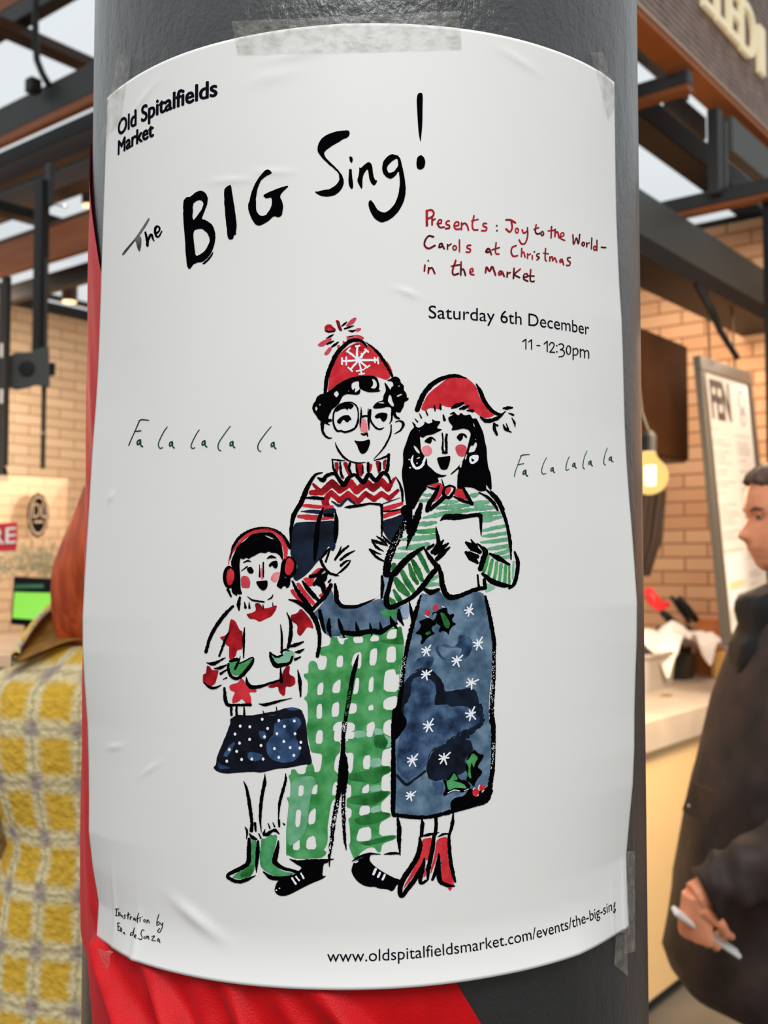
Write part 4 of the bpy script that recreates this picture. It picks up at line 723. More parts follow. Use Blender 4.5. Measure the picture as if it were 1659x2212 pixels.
zr = np.concatenate([np.linspace(EDZ[0], bz[0]+.06, 150), np.linspace(bz[0]+.058, bz[1]-.22, 150)])
NCC = 240
R_ = []
rid = []
for a, b_, sg, am in (((238, 2100), (296, 2212), .055, 1.0), ((328, 2098), (392, 2212), .042, 1.25), ((425, 2120), (455, 2212), .04, .5), ((488, 2118), (532, 2212), .03, .8), ((585, 2130), (640, 2212), .035, .4), ((690, 2140), (752, 2212), .045, 1.0)):
    p, z_ = hit([a, b_], R0+.002); rid.append((p[0], z_[0], (p[1]-p[0])/(z_[1]-z_[0]), sg, am))
fa, fz = hit([(196, 1945), (236, 2105)], R0+.002)
zpb = hit([(729, 2136)], R0+.002)[1][0]
for z_ in zr:
    pl = np.interp(-z_, -np.array(LZ), LP); pr_ = np.interp(-z_, -np.array(EDZ), EDP); pr_ = max(pr_, pl+.002)
    ph = pl+(pr_-pl)*np.linspace(0, 1, NCC)
    zb = PZ-ZH+PK*R0*(ph-PC)
    amp = .0016+.013*np.clip((zb+.004-z_)/.035, 0, 1.4)
    amp = np.where(z_ > zb, .0012*np.clip(1-(z_-zb)/.012, 0, 1), amp)
    off = .0007+0*ph
    for p0, z0, sl, sg, am in rid:
        c = p0+sl*(z_-z0); off = off+amp*am*np.exp(-((ph-c)/sg)**2)
    c = fa[0]+(fa[1]-fa[0])/(fz[1]-fz[0])*(z_-fz[0])
    off = off+.006*np.exp(-((ph-c)/.03)**2)*np.exp(-((z_-fz.mean())/.022)**2)*np.where(z_ > zb, np.clip((PC-PH-.02-ph)/.05, 0, 1), 1)
    off = off+.0011*(np.sin(ph*38+z_*60)*.5+.5)*np.clip((-ph-1.02)/.1, 0, 1)
    R_.append(on(ph, np.full(NCC, z_), R0+off))
cl = np.array(R_).reshape(-1, 3); ni = len(zr)
idx = np.arange(ni*NCC).reshape(ni, NCC)
Fq = np.stack([idx[:-1, :-1], idx[1:, :-1], idx[1:, 1:], idx[:-1, 1:]], -1).reshape(-1, 4)
o = build('cloth_wrap', cl, Fq.tolist(), m_cloth, smooth=True)
tag(o, 'shiny red cloth wound round the column and tucked under the poster', 'cloth')

# ================================================================= clear tape holding the poster
m_tape = mat('clear_tape', (0.50, 0.485, 0.42, 1), .14, 0, .4)
t, b, L = nodes_of(m_tape)
tc = t.nodes.new('ShaderNodeTexCoord'); n1 = t.nodes.new('ShaderNodeTexNoise'); n1.inputs['Scale'].default_value = 120; n1.inputs['Detail'].default_value = 6
r1 = t.nodes.new('ShaderNodeValToRGB'); r1.color_ramp.elements[0].position = .42; r1.color_ramp.elements[0].color = (.07, .07, .07, 1); r1.color_ramp.elements[1].position = .80; r1.color_ramp.elements[1].color = (.24, .24, .24, 1)
bp = t.nodes.new('ShaderNodeBump'); bp.inputs['Strength'].default_value = .8; bp.inputs['Distance'].default_value = .003
L(tc.outputs['Object'], n1.inputs['Vector']); L(n1.outputs['Fac'], r1.inputs[0]); L(r1.outputs[0], b.inputs['Alpha']); L(n1.outputs['Fac'], bp.inputs['Height']); L(bp.outputs[0], b.inputs['Normal'])
def paper_in(phi, z):
    v = z-PZ-PK*R0*(phi-PC); return (np.abs(phi-PC) <= PH) & (np.abs(v) <= ZH)
def tape(quad, label, lift=.0006, extra=0.0, n=(60, 16)):
    q = np.array(quad, float); u, v = np.meshgrid(np.linspace(0, 1, n[0]), np.linspace(0, 1, n[1]))
    p = (q[0]*((1-u)*(1-v))[..., None]+q[1]*(u*(1-v))[..., None]+q[2]*(u*v)[..., None]+q[3]*((1-u)*v)[..., None]).reshape(-1, 2)
    phi, z = hit(p, R0+.002)
    r = np.where(paper_in(phi, z), paper_r(phi, z)+lift, R0+lift+.0004+extra)
    r = r.reshape(n[1], n[0]); 
    for _ in range(3): r = np.maximum(r, (np.roll(r, 1, 0)+np.roll(r, -1, 0)+np.roll(r, 1, 1)+np.roll(r, -1, 1))/4*(1)) if False else r
    r = r.ravel()+rng.normal(0, .00012, len(p))
    i = np.arange(len(p)).reshape(n[1], n[0]); f = np.stack([i[:-1, :-1], i[1:, :-1], i[1:, 1:], i[:-1, 1:]], -1).reshape(-1, 4)
    v1 = on(phi, z, r); v2 = on(phi, z, r-.00006)
    return tag(build('tape_strip', np.concatenate([v1, v2]), f.tolist()+(f[:, ::-1]+len(p)).tolist(), m_tape), label, 'tape', 'clear tape strips')
tape([(498, 44), (992, 22), (998, 106), (513, 118)], 'wide strip of clear tape along the top middle edge of the poster')
tape([(252, 112), (280, 122), (262, 262), (213, 318)], 'wrinkled clear tape over the top left corner of the poster')
tape([(1278, 112), (1305, 112), (1338, 215), (1316, 262)], 'narrow clear tape over the top right corner of the poster')
tape([(1350, 1840), (1371, 1838), (1372, 2056), (1349, 2060)], 'long clear tape down the bottom right edge of the poster', extra=.001)
tape([(1334, 2008), (1356, 2004), (1360, 2110), (1330, 2085)], 'crumpled clear tape below the bottom right corner of the poster')
tape([(222, 2044), (252, 2054), (250, 2080), (235, 2108)], 'small clear tape on the red cloth below the poster', extra=.0055, n=(20, 20))

# ================================================================= the market around
A_ = np.array([0.6247, 0.7809, 0]); B_ = np.array([-0.7809, 0.6247, 0]); Z_ = np.array([0, 0, 1.0])
ANG = math.atan2(A_[1], A_[0])
m_floor = noise_mat('stone_floor', (0.10, 0.09, 0.08, 1), (0.14, 0.125, 0.11, 1), 3, .35, .65, rough=.45, spec=.4)
fl = MB(); fl.box((0, 5, -.05), ((1, 0, 0), (0, 1, 0), Z_), (30, 24, .1)); tag(fl.build('floor', m_floor), kind='structure')

def brick_mat(name, c1, c2, mortar):
    m = mat(name, c1, .75, 0, .3); t, b, L = nodes_of(m)
    tc = t.nodes.new('ShaderNodeTexCoord'); s = t.nodes.new('ShaderNodeSeparateXYZ'); c = t.nodes.new('ShaderNodeCombineXYZ')
    br = t.nodes.new('ShaderNodeTexBrick'); br.inputs['Scale'].default_value = 1
    br.inputs['Brick Width'].default_value = .235; br.inputs['Row Height'].default_value = .0685; br.inputs['Mortar Size'].default_value = .0055; br.inputs['Mortar Smooth'].default_value = .3
    br.inputs['Color1'].default_value = c1; br.inputs['Color2'].default_value = c2; br.inputs['Mortar'].default_value = mortar; br.inputs['Bias'].default_value = 0
    L(tc.outputs['Object'], s.inputs[0]); L(s.outputs['X'], c.inputs['X']); L(s.outputs['Z'], c.inputs['Y']); L(c.outputs[0], br.inputs['Vector']); L(br.outputs['Color'], b.inputs['Base Color'])
    bp = t.nodes.new('ShaderNodeBump'); bp.inputs['Strength'].default_value = .5; bp.inputs['Distance'].default_value = .006; bp.invert = True
    L(br.outputs['Fac'], bp.inputs['Height']); L(bp.outputs[0], b.inputs['Normal']); return m
def wall(name, p0, length, height, ang, m, thick=.12):
    """a wall from p0 along ang; its face is local -y"""
    v = [(x, y, z) for x in (0, length) for y in (0, thick) for z in (0, height)]
    me = bpy.data.meshes.new(name); me.from_pydata(v, [], [(0, 1, 3, 2), (4, 6, 7, 5), (0, 4, 5, 1), (2, 3, 7, 6), (0, 2, 6, 4), (1, 5, 7, 3)]); me.materials.append(m)
    o = bpy.data.objects.new(name, me); col.objects.link(o); o.location = p0; o.rotation_euler = (0, 0, ang); return tag(o, kind='structure')
gl = at(100, 1211, 7.0); gr = at(1500, 1211, 5.1)
wl0 = gl-A_*3.2; wall('wall_left', (wl0[0], wl0[1], 0), 4.10, 3.26, ANG, brick_mat('tan_brick', rgb(214, 190, 160), rgb(202, 178, 146), rgb(160, 132, 102)))
# the right-hand wall runs from in front-right to the corner behind the column
wr1 = gr-B_*1.6; cornr = gl+A_*.827
LEN = float(np.dot(cornr-wr1, B_)); p = wr1+B_*LEN
wall('wall_right', (p[0], p[1], 0), LEN, 3.2, math.atan2(-B_[1], -B_[0]), brick_mat('lamplit_brick', rgb(214, 172, 134), rgb(200, 152, 112), rgb(150, 104, 70)))  # same kind of brick as the left, warm lamplight put into its colour

m_steel = noise_mat('charcoal_steel', (0.022, 0.024, 0.025, 1), (0.03, 0.032, 0.033, 1), 5, rough=.5, spec=.4)
m_greysteel = mat('grey_green_steel', (0.075, 0.08, 0.072, 1), .5, 0, .4)
m_black = mat('black_steel', (0.007, 0.007, 0.0075, 1), .5, 0, .3)
m_wood = noise_mat('stained_wood', (0.30, 0.085, 0.014, 1), (0.22, 0.058, 0.009, 1), 3, rough=.5, stretch=(1, 1, 8), detail=6, c3=(0.26, 0.07, 0.011, 1))
m_darkwood = noise_mat('dark_wood', (0.045, 0.018, 0.008, 1), (0.06, 0.026, 0.011, 1), 3, rough=.5, stretch=(1, 1, 6))
def beam(name, px, py, Y, d, back, fwd, hpx, wid, m, label=None, cat='beam', group=None, parts=()):
    """a level beam crossing the photo point (px, py of its near face middle) at depth Y, running along d"""
    c = at(px, py, Y); d = np.array(d); nrm = np.array([d[1], -d[0], 0.0]);
    if nrm[1] > 0: nrm = -nrm
    h = hpx*Y/FPX; L_ = back+fwd
    mb = MB(); mb.box(c+d*(fwd-back)/2-nrm*wid/2, (d, nrm, Z_), (L_, wid, h))
    o = bevel(mb.build(name, m), .006, 1)
    tag(o, label, cat, group)
    for pn, dz, hh, pw, pm in parts:   # a strip under or over the beam
        k = MB(); hz = hh*Y/FPX; sgn = -1 if dz < 0 else 1
        k.box(c+d*(fwd-back)/2-nrm*pw/2+Z_*(sgn*(h+hz)/2), (d, nrm, Z_), (L_, pw, hz)); k.build(pn, pm, o)
    return o
G = 'steel and timber roof beams'
beam('roof_beam', 60, 10, 5.0, B_, 1.7, 2.2, 44, .08, m_steel, 'dark roof beam in the top left corner above the hanging cable', parts=(('timber_lining', 1, 46, .08, m_wood),))
beam('cross_beam', 118, 97, 5.2, A_, .55, 1.2, 26, .10, m_darkwood, 'thin brown cross beam between the two upper left roof beams')
beam('roof_beam', 60, 234, 5.0, B_, 1.7, 2.2, 68, .06, m_steel, 'broad charcoal roof beam with timber strip beside the poster top left', parts=(('timber_lining', -1, 18, .04, m_wood),))
beam('roof_beam', 60, 318, 5.5, B_, 1.7, 2.2, 36, .08, m_black, 'black roof beam just under the broad charcoal beam', parts=(('timber_lining', -1, 40, .06, m_darkwood),))
beam('roof_beam', 60, 392, 6.2, B_, 1.7, 2.4, 34, .2, m_black, 'black roof beam behind the tall black pole top')
beam('roof_beam', 150, 372, 5.9, B_, .9, 2.2, 26, .08, m_steel, 'short charcoal roof beam beside the red cloth top')
beam('roof_beam', 20, 432, 5.4, B_, 1.7, 2.2, 38, .12, m_darkwood, 'brown timber roof beam crossing behind the black pole')
beam('timber_beam', 100, 527, 5.0, B_, 1.7, 2.0, 74, .05, m_wood, 'orange brown timber beam on the left below the roof lights', parts=(('dark_cap', 1, 8, .06, m_darkwood),))
beam('roof_beam', 100, 610, 5.2, B_, 1.7, 1.9, 40, .05, m_black, 'black roof beam below the orange brown timber beam')
beam('cross_beam', 140, 482, 5.3, A_, 1.4, .35, 22, .1, m_black, 'black cross beam above the orange brown timber beam')
beam('wall_rail', 110, 662, 6.85, A_, 3.0, .8, 20, .08, m_black, 'black rail along the top of the left brick wall')
beam('wall_rail', 150, 648, 6.6, A_, .9, .6, 10, .05, m_steel, 'thin charcoal rail over the left brick wall', cat='rail')

# glazed roof over everything, seen between the beams
m_glass = bpy.data.materials.new('roof_glass'); m_glass.use_nodes = True
t = m_glass.node_tree; t.nodes.clear(); out = t.nodes.new('ShaderNodeOutputMaterial'); mixn = t.nodes.new('ShaderNodeMixShader'); tr = t.nodes.new('ShaderNodeBsdfTransparent'); gg = t.nodes.new('ShaderNodeBsdfGlossy'); gg.inputs['Roughness'].default_value = .1
tr.inputs['Color'].default_value = (.97, .985, .985, 1); mixn.inputs[0].default_value = .04; t.links.new(tr.outputs[0], mixn.inputs[1]); t.links.new(gg.outputs[0], mixn.inputs[2]); t.links.new(mixn.outputs[0], out.inputs['Surface'])
gb = MB(); gb.box((0, 6.5, 5.6), ((1, 0, 0), (0, 1, 0), Z_), (26, 13, .02)); tag(gb.build('ceiling', m_glass), kind='structure')

# hanging cable and junction box, top left
k = MB(); k.tube([at(76, -60, 4.85), at(76, 30, 4.85), at(77, 90, 4.85), at(80, 130, 4.85), at(92, 160, 4.85), at(106, 184, 4.85)], .016, 10)
tag(k.build('cable', m_black, smooth=True), 'thick black cable curving down to the broad charcoal beam', 'cable')
k = MB(); c = at(72, 186, 4.87); k.box(c, (A_, B_, Z_), (.06, .06, .07)); tag(bevel(k.build('junction_box', m_black), .008), 'small black junction box on the broad charcoal beam', 'box')

# telescopic poles of the left stall
m_chrome = mat('bright_screw', (.75, .74, .72, 1), .25, 1.0)
pole = thing('support_pole', at(88, 840, 3.7), 'tall black square pole with bracket box on the left stall', 'pole')
k = MB(); k.box((at(88, 385, 3.7)+at(88, 830, 3.7))/2, (A_, B_, Z_), (.035, .05, (830-385)*3.7/FPX)); bevel(k.build('upper_tube', m_black, pole), .004)
k = MB(); k.box((at(97, 555, 3.68)+at(95, 1015, 3.68))/2, (A_, B_, Z_), (.013, .016, (1015-555)*3.7/FPX)); bevel(k.build('sliding_rod', m_steel, pole), .003)
k = MB(); k.tube([at(112, 440, 3.7), at(138, 446, 3.7)], .004, 8); k.lathe(at(140, 446, 3.7), [(.003, -.006), (.008, -.002), (.008, .004), (.002, .008)], 12); k.build('lock_pin', m_chrome, pole)
k = MB(); k.box(at(107, 400, 3.69), (A_, B_, Z_), (.018, .03, 95*3.7/FPX)); bevel(k.build('guide_plate', m_steel, pole), .003)
k = MB()
pf = [(20, 790), (22, 768), (32, 762), (68, 760), (88, 752), (106, 750), (108, 838), (78, 832), (62, 838), (36, 843), (18, 838), (20, 815)]
fr_ = [at(x, y, 3.62) for x, y in pf]; bk_ = [at(x, y, 3.72) for x, y in pf]; n = len(pf)
k.add(fr_+bk_, [tuple(range(n)), tuple(range(2*n-1, n-1, -1))]+[(i, i+n, (i+1) % n+n, (i+1) % n) for i in range(n)])
hb = bevel(k.build('bracket_box', mat('bracket_grey', (.05, .053, .05, 1), .5), pole), .004)
k = MB(); k.lathe(at(57, 796, 3.615), [(.003, -.004), (.026, -.003), (.028, .003), (.01, .006)], 20, (0, 1, 0)); k.build('dial', m_black, hb)
k = MB(); k.box(at(111, 798, 3.66), (A_, B_, Z_), (.016, .03, .045)); bevel(k.build('clamp', m_black, pole), .003)
k = MB()
for x, y in ((91, 936),): k.lathe(at(x, y, 3.66), [(.002, -.006), (.006, -.003), (.006, .003), (.002, .006)], 12, (0, 1, 0))
k.build('screw', m_chrome, pole)
pole2 = thing('support_pole', at(6, 1030, 3.6), 'black pole cut by the left edge of the photo', 'pole')
k = MB(); k.box((at(11, 595, 3.6)+at(11, 1010, 3.6))/2, (A_, B_, Z_), (.022, .03, (1010-595)*3.6/FPX)); bevel(k.build('upper_tube', m_black, pole2), .003)
k = MB(); k.box((at(3, 610, 3.58)+at(3, 1030, 3.58))/2, (A_, B_, Z_), (.02, .02, (1030-610)*3.6/FPX)); bevel(k.build('sliding_rod', m_steel, pole2), .003)
k = MB(); k.loft([[at(x, y, 3.6)+d for d in (np.array([-.001, -.02, 0]), np.array([.001, -.02, 0]), np.array([.001, .02, 0]), np.array([-.001, .02, 0]))] for x, y in ()] or [[at(2, 1008, 3.59), at(14, 1008, 3.59), at(14, 1008, 3.63), at(2, 1008, 3.63)], [at(-10, 1040, 3.59), at(20, 1040, 3.59), at(20, 1040, 3.63), at(-10, 1040, 3.63)]]); k.build('foot', m_black, pole2)
for y in (757, 856):
    k = MB(); k.box(at(3, y, 3.56), (A_, B_, Z_), (.012, .004, .05)); bevel(k.build('white_tag', mat('tag_white', (.8, .8, .78, 1), .5), pole2), .002)

# cylinder downlights hanging from the beams
m_warm = mat('warm_lamp_face', (1, .75, .42, 1), .5, emit=(1.0, .72, .38, 1), estr=1.6)
def downlight(px, py0, py1, wpx, Y, label):
    d = thing('downlight', at(px, py1, Y), label, 'lamp', 'cylinder downlights on the left'); r = wpx/2*Y/FPX
    h = (py1-py0)*Y/FPX; c = at(px, py1, Y)
    k = MB(); k.lathe(c, [(r*.98, .004), (r, .01), (r, h), (r*.7, h+.01)], 24); k.build('housing', m_darkwood, d, smooth=False)
    k = MB(); k.lathe(c, [(r*.2, -.006), (r*.86, -.004), (r*.9, .003)], 24); k.build('lens', m_warm, d)
    l = bpy.data.lights.new('downlight_glow', 'SPOT'); l.energy = 26; l.color = (1, .74, .48); l.spot_size = 1.9; l.spot_blend = .8; l.shadow_soft_size = r
    lo = bpy.data.objects.new('downlight_glow', l); col.objects.link(lo); lo.location = c-np.array([0, 0, .03])
downlight(150, 598, 652, 34, 5.6, 'dark cylinder downlight above the left brick wall')
downlight(191, 375, 444, 30, 5.6, 'dark cylinder downlight half hidden by the column')

# clear screen, badge, price sign, payment tablet and garland on the left stall counter
m_acr = bpy.data.materials.new('acrylic'); m_acr.use_nodes = True
t = m_acr.node_tree; t.nodes.clear(); out = t.nodes.new('ShaderNodeOutputMaterial'); mixn = t.nodes.new('ShaderNodeMixShader'); tr = t.nodes.new('ShaderNodeBsdfTransparent'); gg = t.nodes.new('ShaderNodeBsdfGlossy')
gg.inputs['Roughness'].default_value = .3; gg.inputs['Color'].default_value = (1, .9, .8, 1); tr.inputs['Color'].default_value = (.98, .94, .9, 1); mixn.inputs[0].default_value = .06
t.links.new(tr.outputs[0], mixn.inputs[1]); t.links.new(gg.outputs[0], mixn.inputs[2]); t.links.new(mixn.outputs[0], out.inputs['Surface'])
YS = 3.3
def slab(pts, thick, d=np.array([0, 1.0, 0])):
    n = len(pts); f = [np.array(p) for p in pts]; b_ = [p+d*thick for p in f]
    return f+b_, [tuple(range(n)), tuple(range(2*n-1, n-1, -1))]+[(i, i+n, (i+1) % n+n, (i+1) % n) for i in range(n)]
scr = thing('counter_screen', at(70, 1400, YS), 'clear plastic screen with black oval badge on the left stall', 'screen')
k = MB(); k.add(*slab([at(-60, 1022, YS-.25), at(147, 1033, YS), at(151, 1038, YS), at(135, 1330, YS), at(-60, 1330, YS-.25)], .006)); bevel(k.build('panel', m_acr, scr), .002)
m_badge = mat('badge_black', (.008, .008, .008, 1), .8, 0, .1); m_badgew = mat('badge_cream', rgb(225, 195, 165), .5)
bc = at(81, 1113, YS-.12); ax_u = (at(110, 1113, YS-.06)-at(52, 1113, YS-.16)); ax_u /= np.linalg.norm(ax_u); ax_n = np.cross(ax_u, Z_)
pxm = YS/FPX
def oval(a, b_, m, off, scal=0, name='badge', parent=None):
    n = 72; pts = [bc+ax_u*(a*pxm*(1+scal*math.cos(12*w))*math.cos(w))+Z_*(b_*pxm*(1+scal*math.cos(12*w))*math.sin(w))+ax_n*off for w in np.linspace(0, 2*np.pi, n, endpoint=False)]
    k = MB(); k.add(*slab(pts, .0015, -ax_n)); return k.build(name, m, parent)
bdg = oval(29, 46, m_badge, .003, .03, 'badge', scr)
oval(25, 41, m_badgew, .0036, 0, 'badge_ring', bdg); oval(21, 36, m_badge, .0042, 0, 'badge_face', bdg)
def flat_text(name, body, c, ux, height, m, parent, ext=.001, up=Z_, bold=0.0, wscale=1.0):
    cu = bpy.data.curves.new('type', 'FONT'); cu.body = body; cu.align_x = 'CENTER'; cu.align_y = 'CENTER'; cu.extrude = ext/height*1.4/2; cu.offset = bold
    o = bpy.data.objects.new('type', cu); col.objects.link(o); dg = bpy.context.evaluated_depsgraph_get(); me = o.evaluated_get(dg).to_mesh()
    v = np.array([q.co[:] for q in me.vertices]); f = [tuple(q.vertices) for q in me.polygons]; o.evaluated_get(dg).to_mesh_clear(); bpy.data.objects.remove(o); bpy.data.curves.remove(cu)
    nn = np.cross(ux, up); s = height/.7
    return build(name, np.array(c)+v[:, :1]*ux*s*wscale+v[:, 1:2]*np.array(up)*s+v[:, 2:]*nn*s, f, m, parent)
flat_text('badge_lettering', 'DL', bc+ax_n*.006+Z_*.012, ax_u, .045, m_badgew, bdg, wscale=.75)
k = MB(); k.box(bc+ax_n*.0052-Z_*.020, (ax_u, ax_n, Z_), (.036, .001, .007)); k.build('badge_band', m_badgew, bdg)
sg = thing('price_sign', at(10, 1190, YS-0.340), 'small red sign with white capital letters at the left edge', 'sign')
k = MB(); k.add(*slab([at(-40, 1133, YS-0.370), at(36.5, 1128, YS-0.340), at(35, 1189, YS-0.340), at(-40, 1194, YS-0.370)], .006)); bevel(k.build('panel', mat('sign_red', rgb(205, 40, 55), .45), sg), .001)
ux = at(36.5, 1128, YS-0.340)-at(-40, 1133, YS-0.370); ux /= np.linalg.norm(ux)
flat_text('lettering', 'RE', at(6, 1160, YS-0.352)+np.cross(ux, Z_)*.006, ux, 31*pxm, mat('sign_white', (.85, .83, .8, 1), .5), sg, bold=.01)
tab = thing('payment_tablet', at(65, 1352, YS-0.360), 'black payment tablet with bright green screen on the left counter', 'tablet')
k = MB(); k.add(*slab([at(29, 1245, YS-0.290), at(116, 1250, YS-0.270), at(111, 1357, YS-0.320), at(22, 1349, YS-0.340)], .012)); bevel(k.build('case', m_badge, tab), .004)
k = MB(); k.add(*slab([at(31, 1279, YS-0.313), at(112, 1281, YS-0.293), at(109, 1341, YS-0.328), at(27, 1335, YS-0.343)], .002)); k.build('display', mat('green_screen', rgb(120, 210, 20), .3, emit=rgb(130, 215, 25), estr=.22), tab)
k = MB(); k.add(*slab([at(31, 1263, YS-0.311), at(94, 1262, YS-0.298), at(94, 1270, YS-0.300), at(31, 1272, YS-0.312)], .002)); k.build('header_bar', mat('dark_green', rgb(20, 90, 55), .4, emit=rgb(20, 90, 55), estr=.25), tab)
tb_ = at(66, 1350, YS-.31); zt = at(40, 1398, 3.2)[2]
k = MB(); k.box((tb_[0], tb_[1]+.03, (tb_[2]+zt)/2+.012), ((1, 0, 0), (0, 1, 0), Z_), (.05, .02, tb_[2]-zt+.012)); k.box((tb_[0], tb_[1]+.04, zt+.008), ((1, 0, 0), (0, 1, 0), Z_), (.09, .08, .012)); bevel(k.build('stand', m_badge, tab), .003)
# tinsel garland behind the screen: thin foil leaves, uncountable
m_tin = noise_mat('green_tinsel', (0.16, 0.24, 0.13, 1), (0.30, 0.38, 0.24, 1), 60, rough=.3, spec=.7)
k = MB()
for i in range(420):
    c = at(rng.uniform(-20, 128), 1212+rng.normal(0, 18), YS+.12+rng.uniform(-.05, .1)); d = rng.normal(0, 1, 3); d /= np.linalg.norm(d); e = np.cross(d, rng.normal(0, 1, 3)); e /= np.linalg.norm(e)
    k.add([c, c+d*.022+e*.003, c+d*.04, c+d*.022-e*.003], [(0, 1, 2, 3)])
tag(k.build('tinsel_garland', m_tin), 'green tinsel garland behind the clear screen', 'garland', kind='stuff')
# left counter and back panel
m_peach = mat('peach_counter', rgb(232, 196, 160), .5)
cb = thing('stall_counter', at(40, 1500, 3.25)*np.array([1, 1, 0]), 'pale peach counter of the left stall behind the plaid coat', 'counter')
ctr = at(-120, 1400, 3.3)
k = MB(); k.box((ctr[0]+.05, ctr[1]+.02, zt-.02), ((1, 0, 0), (0, 1, 0), Z_), (1.1, .7, .04)); bevel(k.build('worktop', m_peach, cb), .005)
k = MB(); k.box((ctr[0]+.05, ctr[1]+.04, (zt-.04)/2), ((1, 0, 0), (0, 1, 0), Z_), (1.06, .62, zt-.04)); bevel(k.build('body', m_peach, cb), .005)

# ================================================================= right-hand stall: big sign board over it
m_clad = noise_mat('brown_ribbed_cladding', (0.34, 0.23, 0.19, 1), (0.54, 0.40, 0.34, 1), 14, .3, .7, rough=.7)
t, b, L = nodes_of(m_clad)
tc = t.nodes.new('ShaderNodeTexCoord'); mp = t.nodes.new('ShaderNodeMapping'); mp.inputs['Rotation'].default_value = (0, 0, 0); wv = t.nodes.new('ShaderNodeTexWave'); wv.bands_direction = 'Z'; wv.inputs['Scale'].default_value = 13; wv.inputs['Distortion'].default_value = 1.2; wv.inputs['Detail'].default_value = 2
bp = t.nodes.new('ShaderNodeBump'); bp.inputs['Strength'].default_value = 1.0; bp.inputs['Distance'].default_value = .02
L(tc.outputs['Object'], mp.inputs[0]); L(mp.outputs[0], wv.inputs['Vector']); L(wv.outputs['Fac'], bp.inputs['Height']); L(bp.outputs[0], b.inputs['Normal'])
YF = 3.35
f0 = at(1385, 22, YF); 
sb = thing('sign_board', f0, 'brown ribbed sign board with cream capital letters over the right stall', 'sign')
nA = np.array([A_[1], -A_[0], 0.0])      # faces the aisle on the photographer's side
if np.dot(nA, CAM-f0) < 0: nA = -nA
nA = -np.array([-A_[1], A_[0], 0]) if False else nA
LB = 2.6
k = MB(); k.box(f0+A_*(LB/2-.5)+Z_*.75-nA*.04, (A_, nA, Z_), (LB, .08, 1.5))
pn = k.build('panel', m_clad, sb)
# ribs run askew on the board
mp.inputs['Rotation'].default_value = (0, 0, 0)
k = MB(); k.box(f0+A_*(LB/2-.5)-nA*.048-Z_*.012, (A_, nA, Z_), (LB, .10, .024)); k.build('timber_soffit', noise_mat('lamplit_timber', (0.50, 0.17, 0.045, 1), (0.40, 0.125, 0.03, 1), 3, rough=.5, stretch=(1, 1, 8)), sb)  # brighter copy of the stained wood, orange light put into its colour
k = MB(); k.box(f0+A_*(LB/2-.5)+nA*.004+Z_*.004, (A_, nA, Z_), (LB, .012, .014)); k.build('edge_strip', mat('edge_pale', rgb(190, 160, 140), .5), sb)
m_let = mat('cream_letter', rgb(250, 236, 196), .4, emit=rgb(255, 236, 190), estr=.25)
def on_board(px, py, lift):
    r = (px-W/2)/FPX; u = -(py-H/2)/FPX; d = np.array([r, math.cos(PITCH)-u*math.sin(PITCH), math.sin(PITCH)+u*math.cos(PITCH)])
    s = np.dot(f0+nA*lift-CAM, nA)/np.dot(d, nA); return CAM+d*s
def letter(body, px, py, hpx, wpx):
    a = on_board(px, py, .03); b2 = on_board(px, py-hpx, .03); c = on_board(px+wpx, py, .03)
    wdt = np.dot(c-a, A_); hgt = b2[2]-a[2]
    cu = bpy.data.curves.new('type', 'FONT'); cu.body = body; cu.offset = .006; cu.extrude = .06
    o = bpy.data.objects.new('type', cu); col.objects.link(o); dg = bpy.context.evaluated_depsgraph_get(); me = o.evaluated_get(dg).to_mesh()
    v = np.array([q.co[:] for q in me.vertices]); f = [tuple(q.vertices) for q in me.polygons]; o.evaluated_get(dg).to_mesh_clear(); bpy.data.objects.remove(o); bpy.data.curves.remove(cu)
    v[:, 0] -= v[:, 0].min(); v[:, 1] -= v[:, 1].min(); v[:, 0] *= wdt/v[:, 0].max(); v[:, 1] *= hgt/v[:, 1].max(); v[:, 2] *= .15
    build('letter', a+v[:, :1]*A_+v[:, 1:2]*Z_+(v[:, 2:]-.015)*nA, f, m_let, sb)
letter('E', 1526, 8, 108, 24); letter('L', 1554, 40, 110, 24); letter('E', 1580, 70, 112, 25); letter('D', 1607, 104, 114, 32); letter('I', 1646, 152, 100, 12)

G2 = 'steel beams of the right stall'
beam('cross_beam', 1440, 176, 3.7, B_, .08, 2.2, 34, .05, m_steel, 'short dark steel cross beam under the sign board beside the column', parts=(('timber_lining', -1, 14, .05, m_wood),))
beam('roof_beam', 1455, 275, 4.3, A_, 2.0, 1.2, 62, .14, m_black, 'black sloping roof beam above the bright roof light on the right')
beam('flange_beam', 1425, 132, 4.0, A_, .6, .30, 60, .03, mat('light_grey_steel', (.26, .27, .28, 1), .5), 'light grey steel flange between the sign board and the short cross beam')
beam('gusset_plate', 1494, 250, 4.1, A_, .24, .16, 54, .02, m_greysteel, 'grey steel plate between the sign board and the black post', cat='plate')
k = MB(); k.box((at(1545, 235, 3.95)+at(1545, 425, 3.95))/2, (A_, B_, Z_), (.05, .045, 190*3.95/FPX)); tag(bevel(k.build('upright_post', m_steel), .004), 'short charcoal upright post under the sign board', 'post')
k = MB(); k.box((at(1563, 265, 3.98)+at(1563, 420, 3.98))/2, (A_, B_, Z_), (.016, .03, 160*3.98/FPX)); tag(bevel(k.build('upright_post', m_greysteel), .003), 'thin grey upright beside the short charcoal post', 'post')
beam('cross_beam', 1600, 412, 3.9, B_, 1.1, .40, 34, .05, m_steel, 'lower dark cross beam on the right with a timber strip below', parts=(('timber_lining', -1, 10, .05, m_wood),))
beam('roof_beam', 1630, 330, 4.2, A_, .25, 1.2, 80, .05, m_greysteel, 'grey sloping steel brace at the right edge under the sign board')
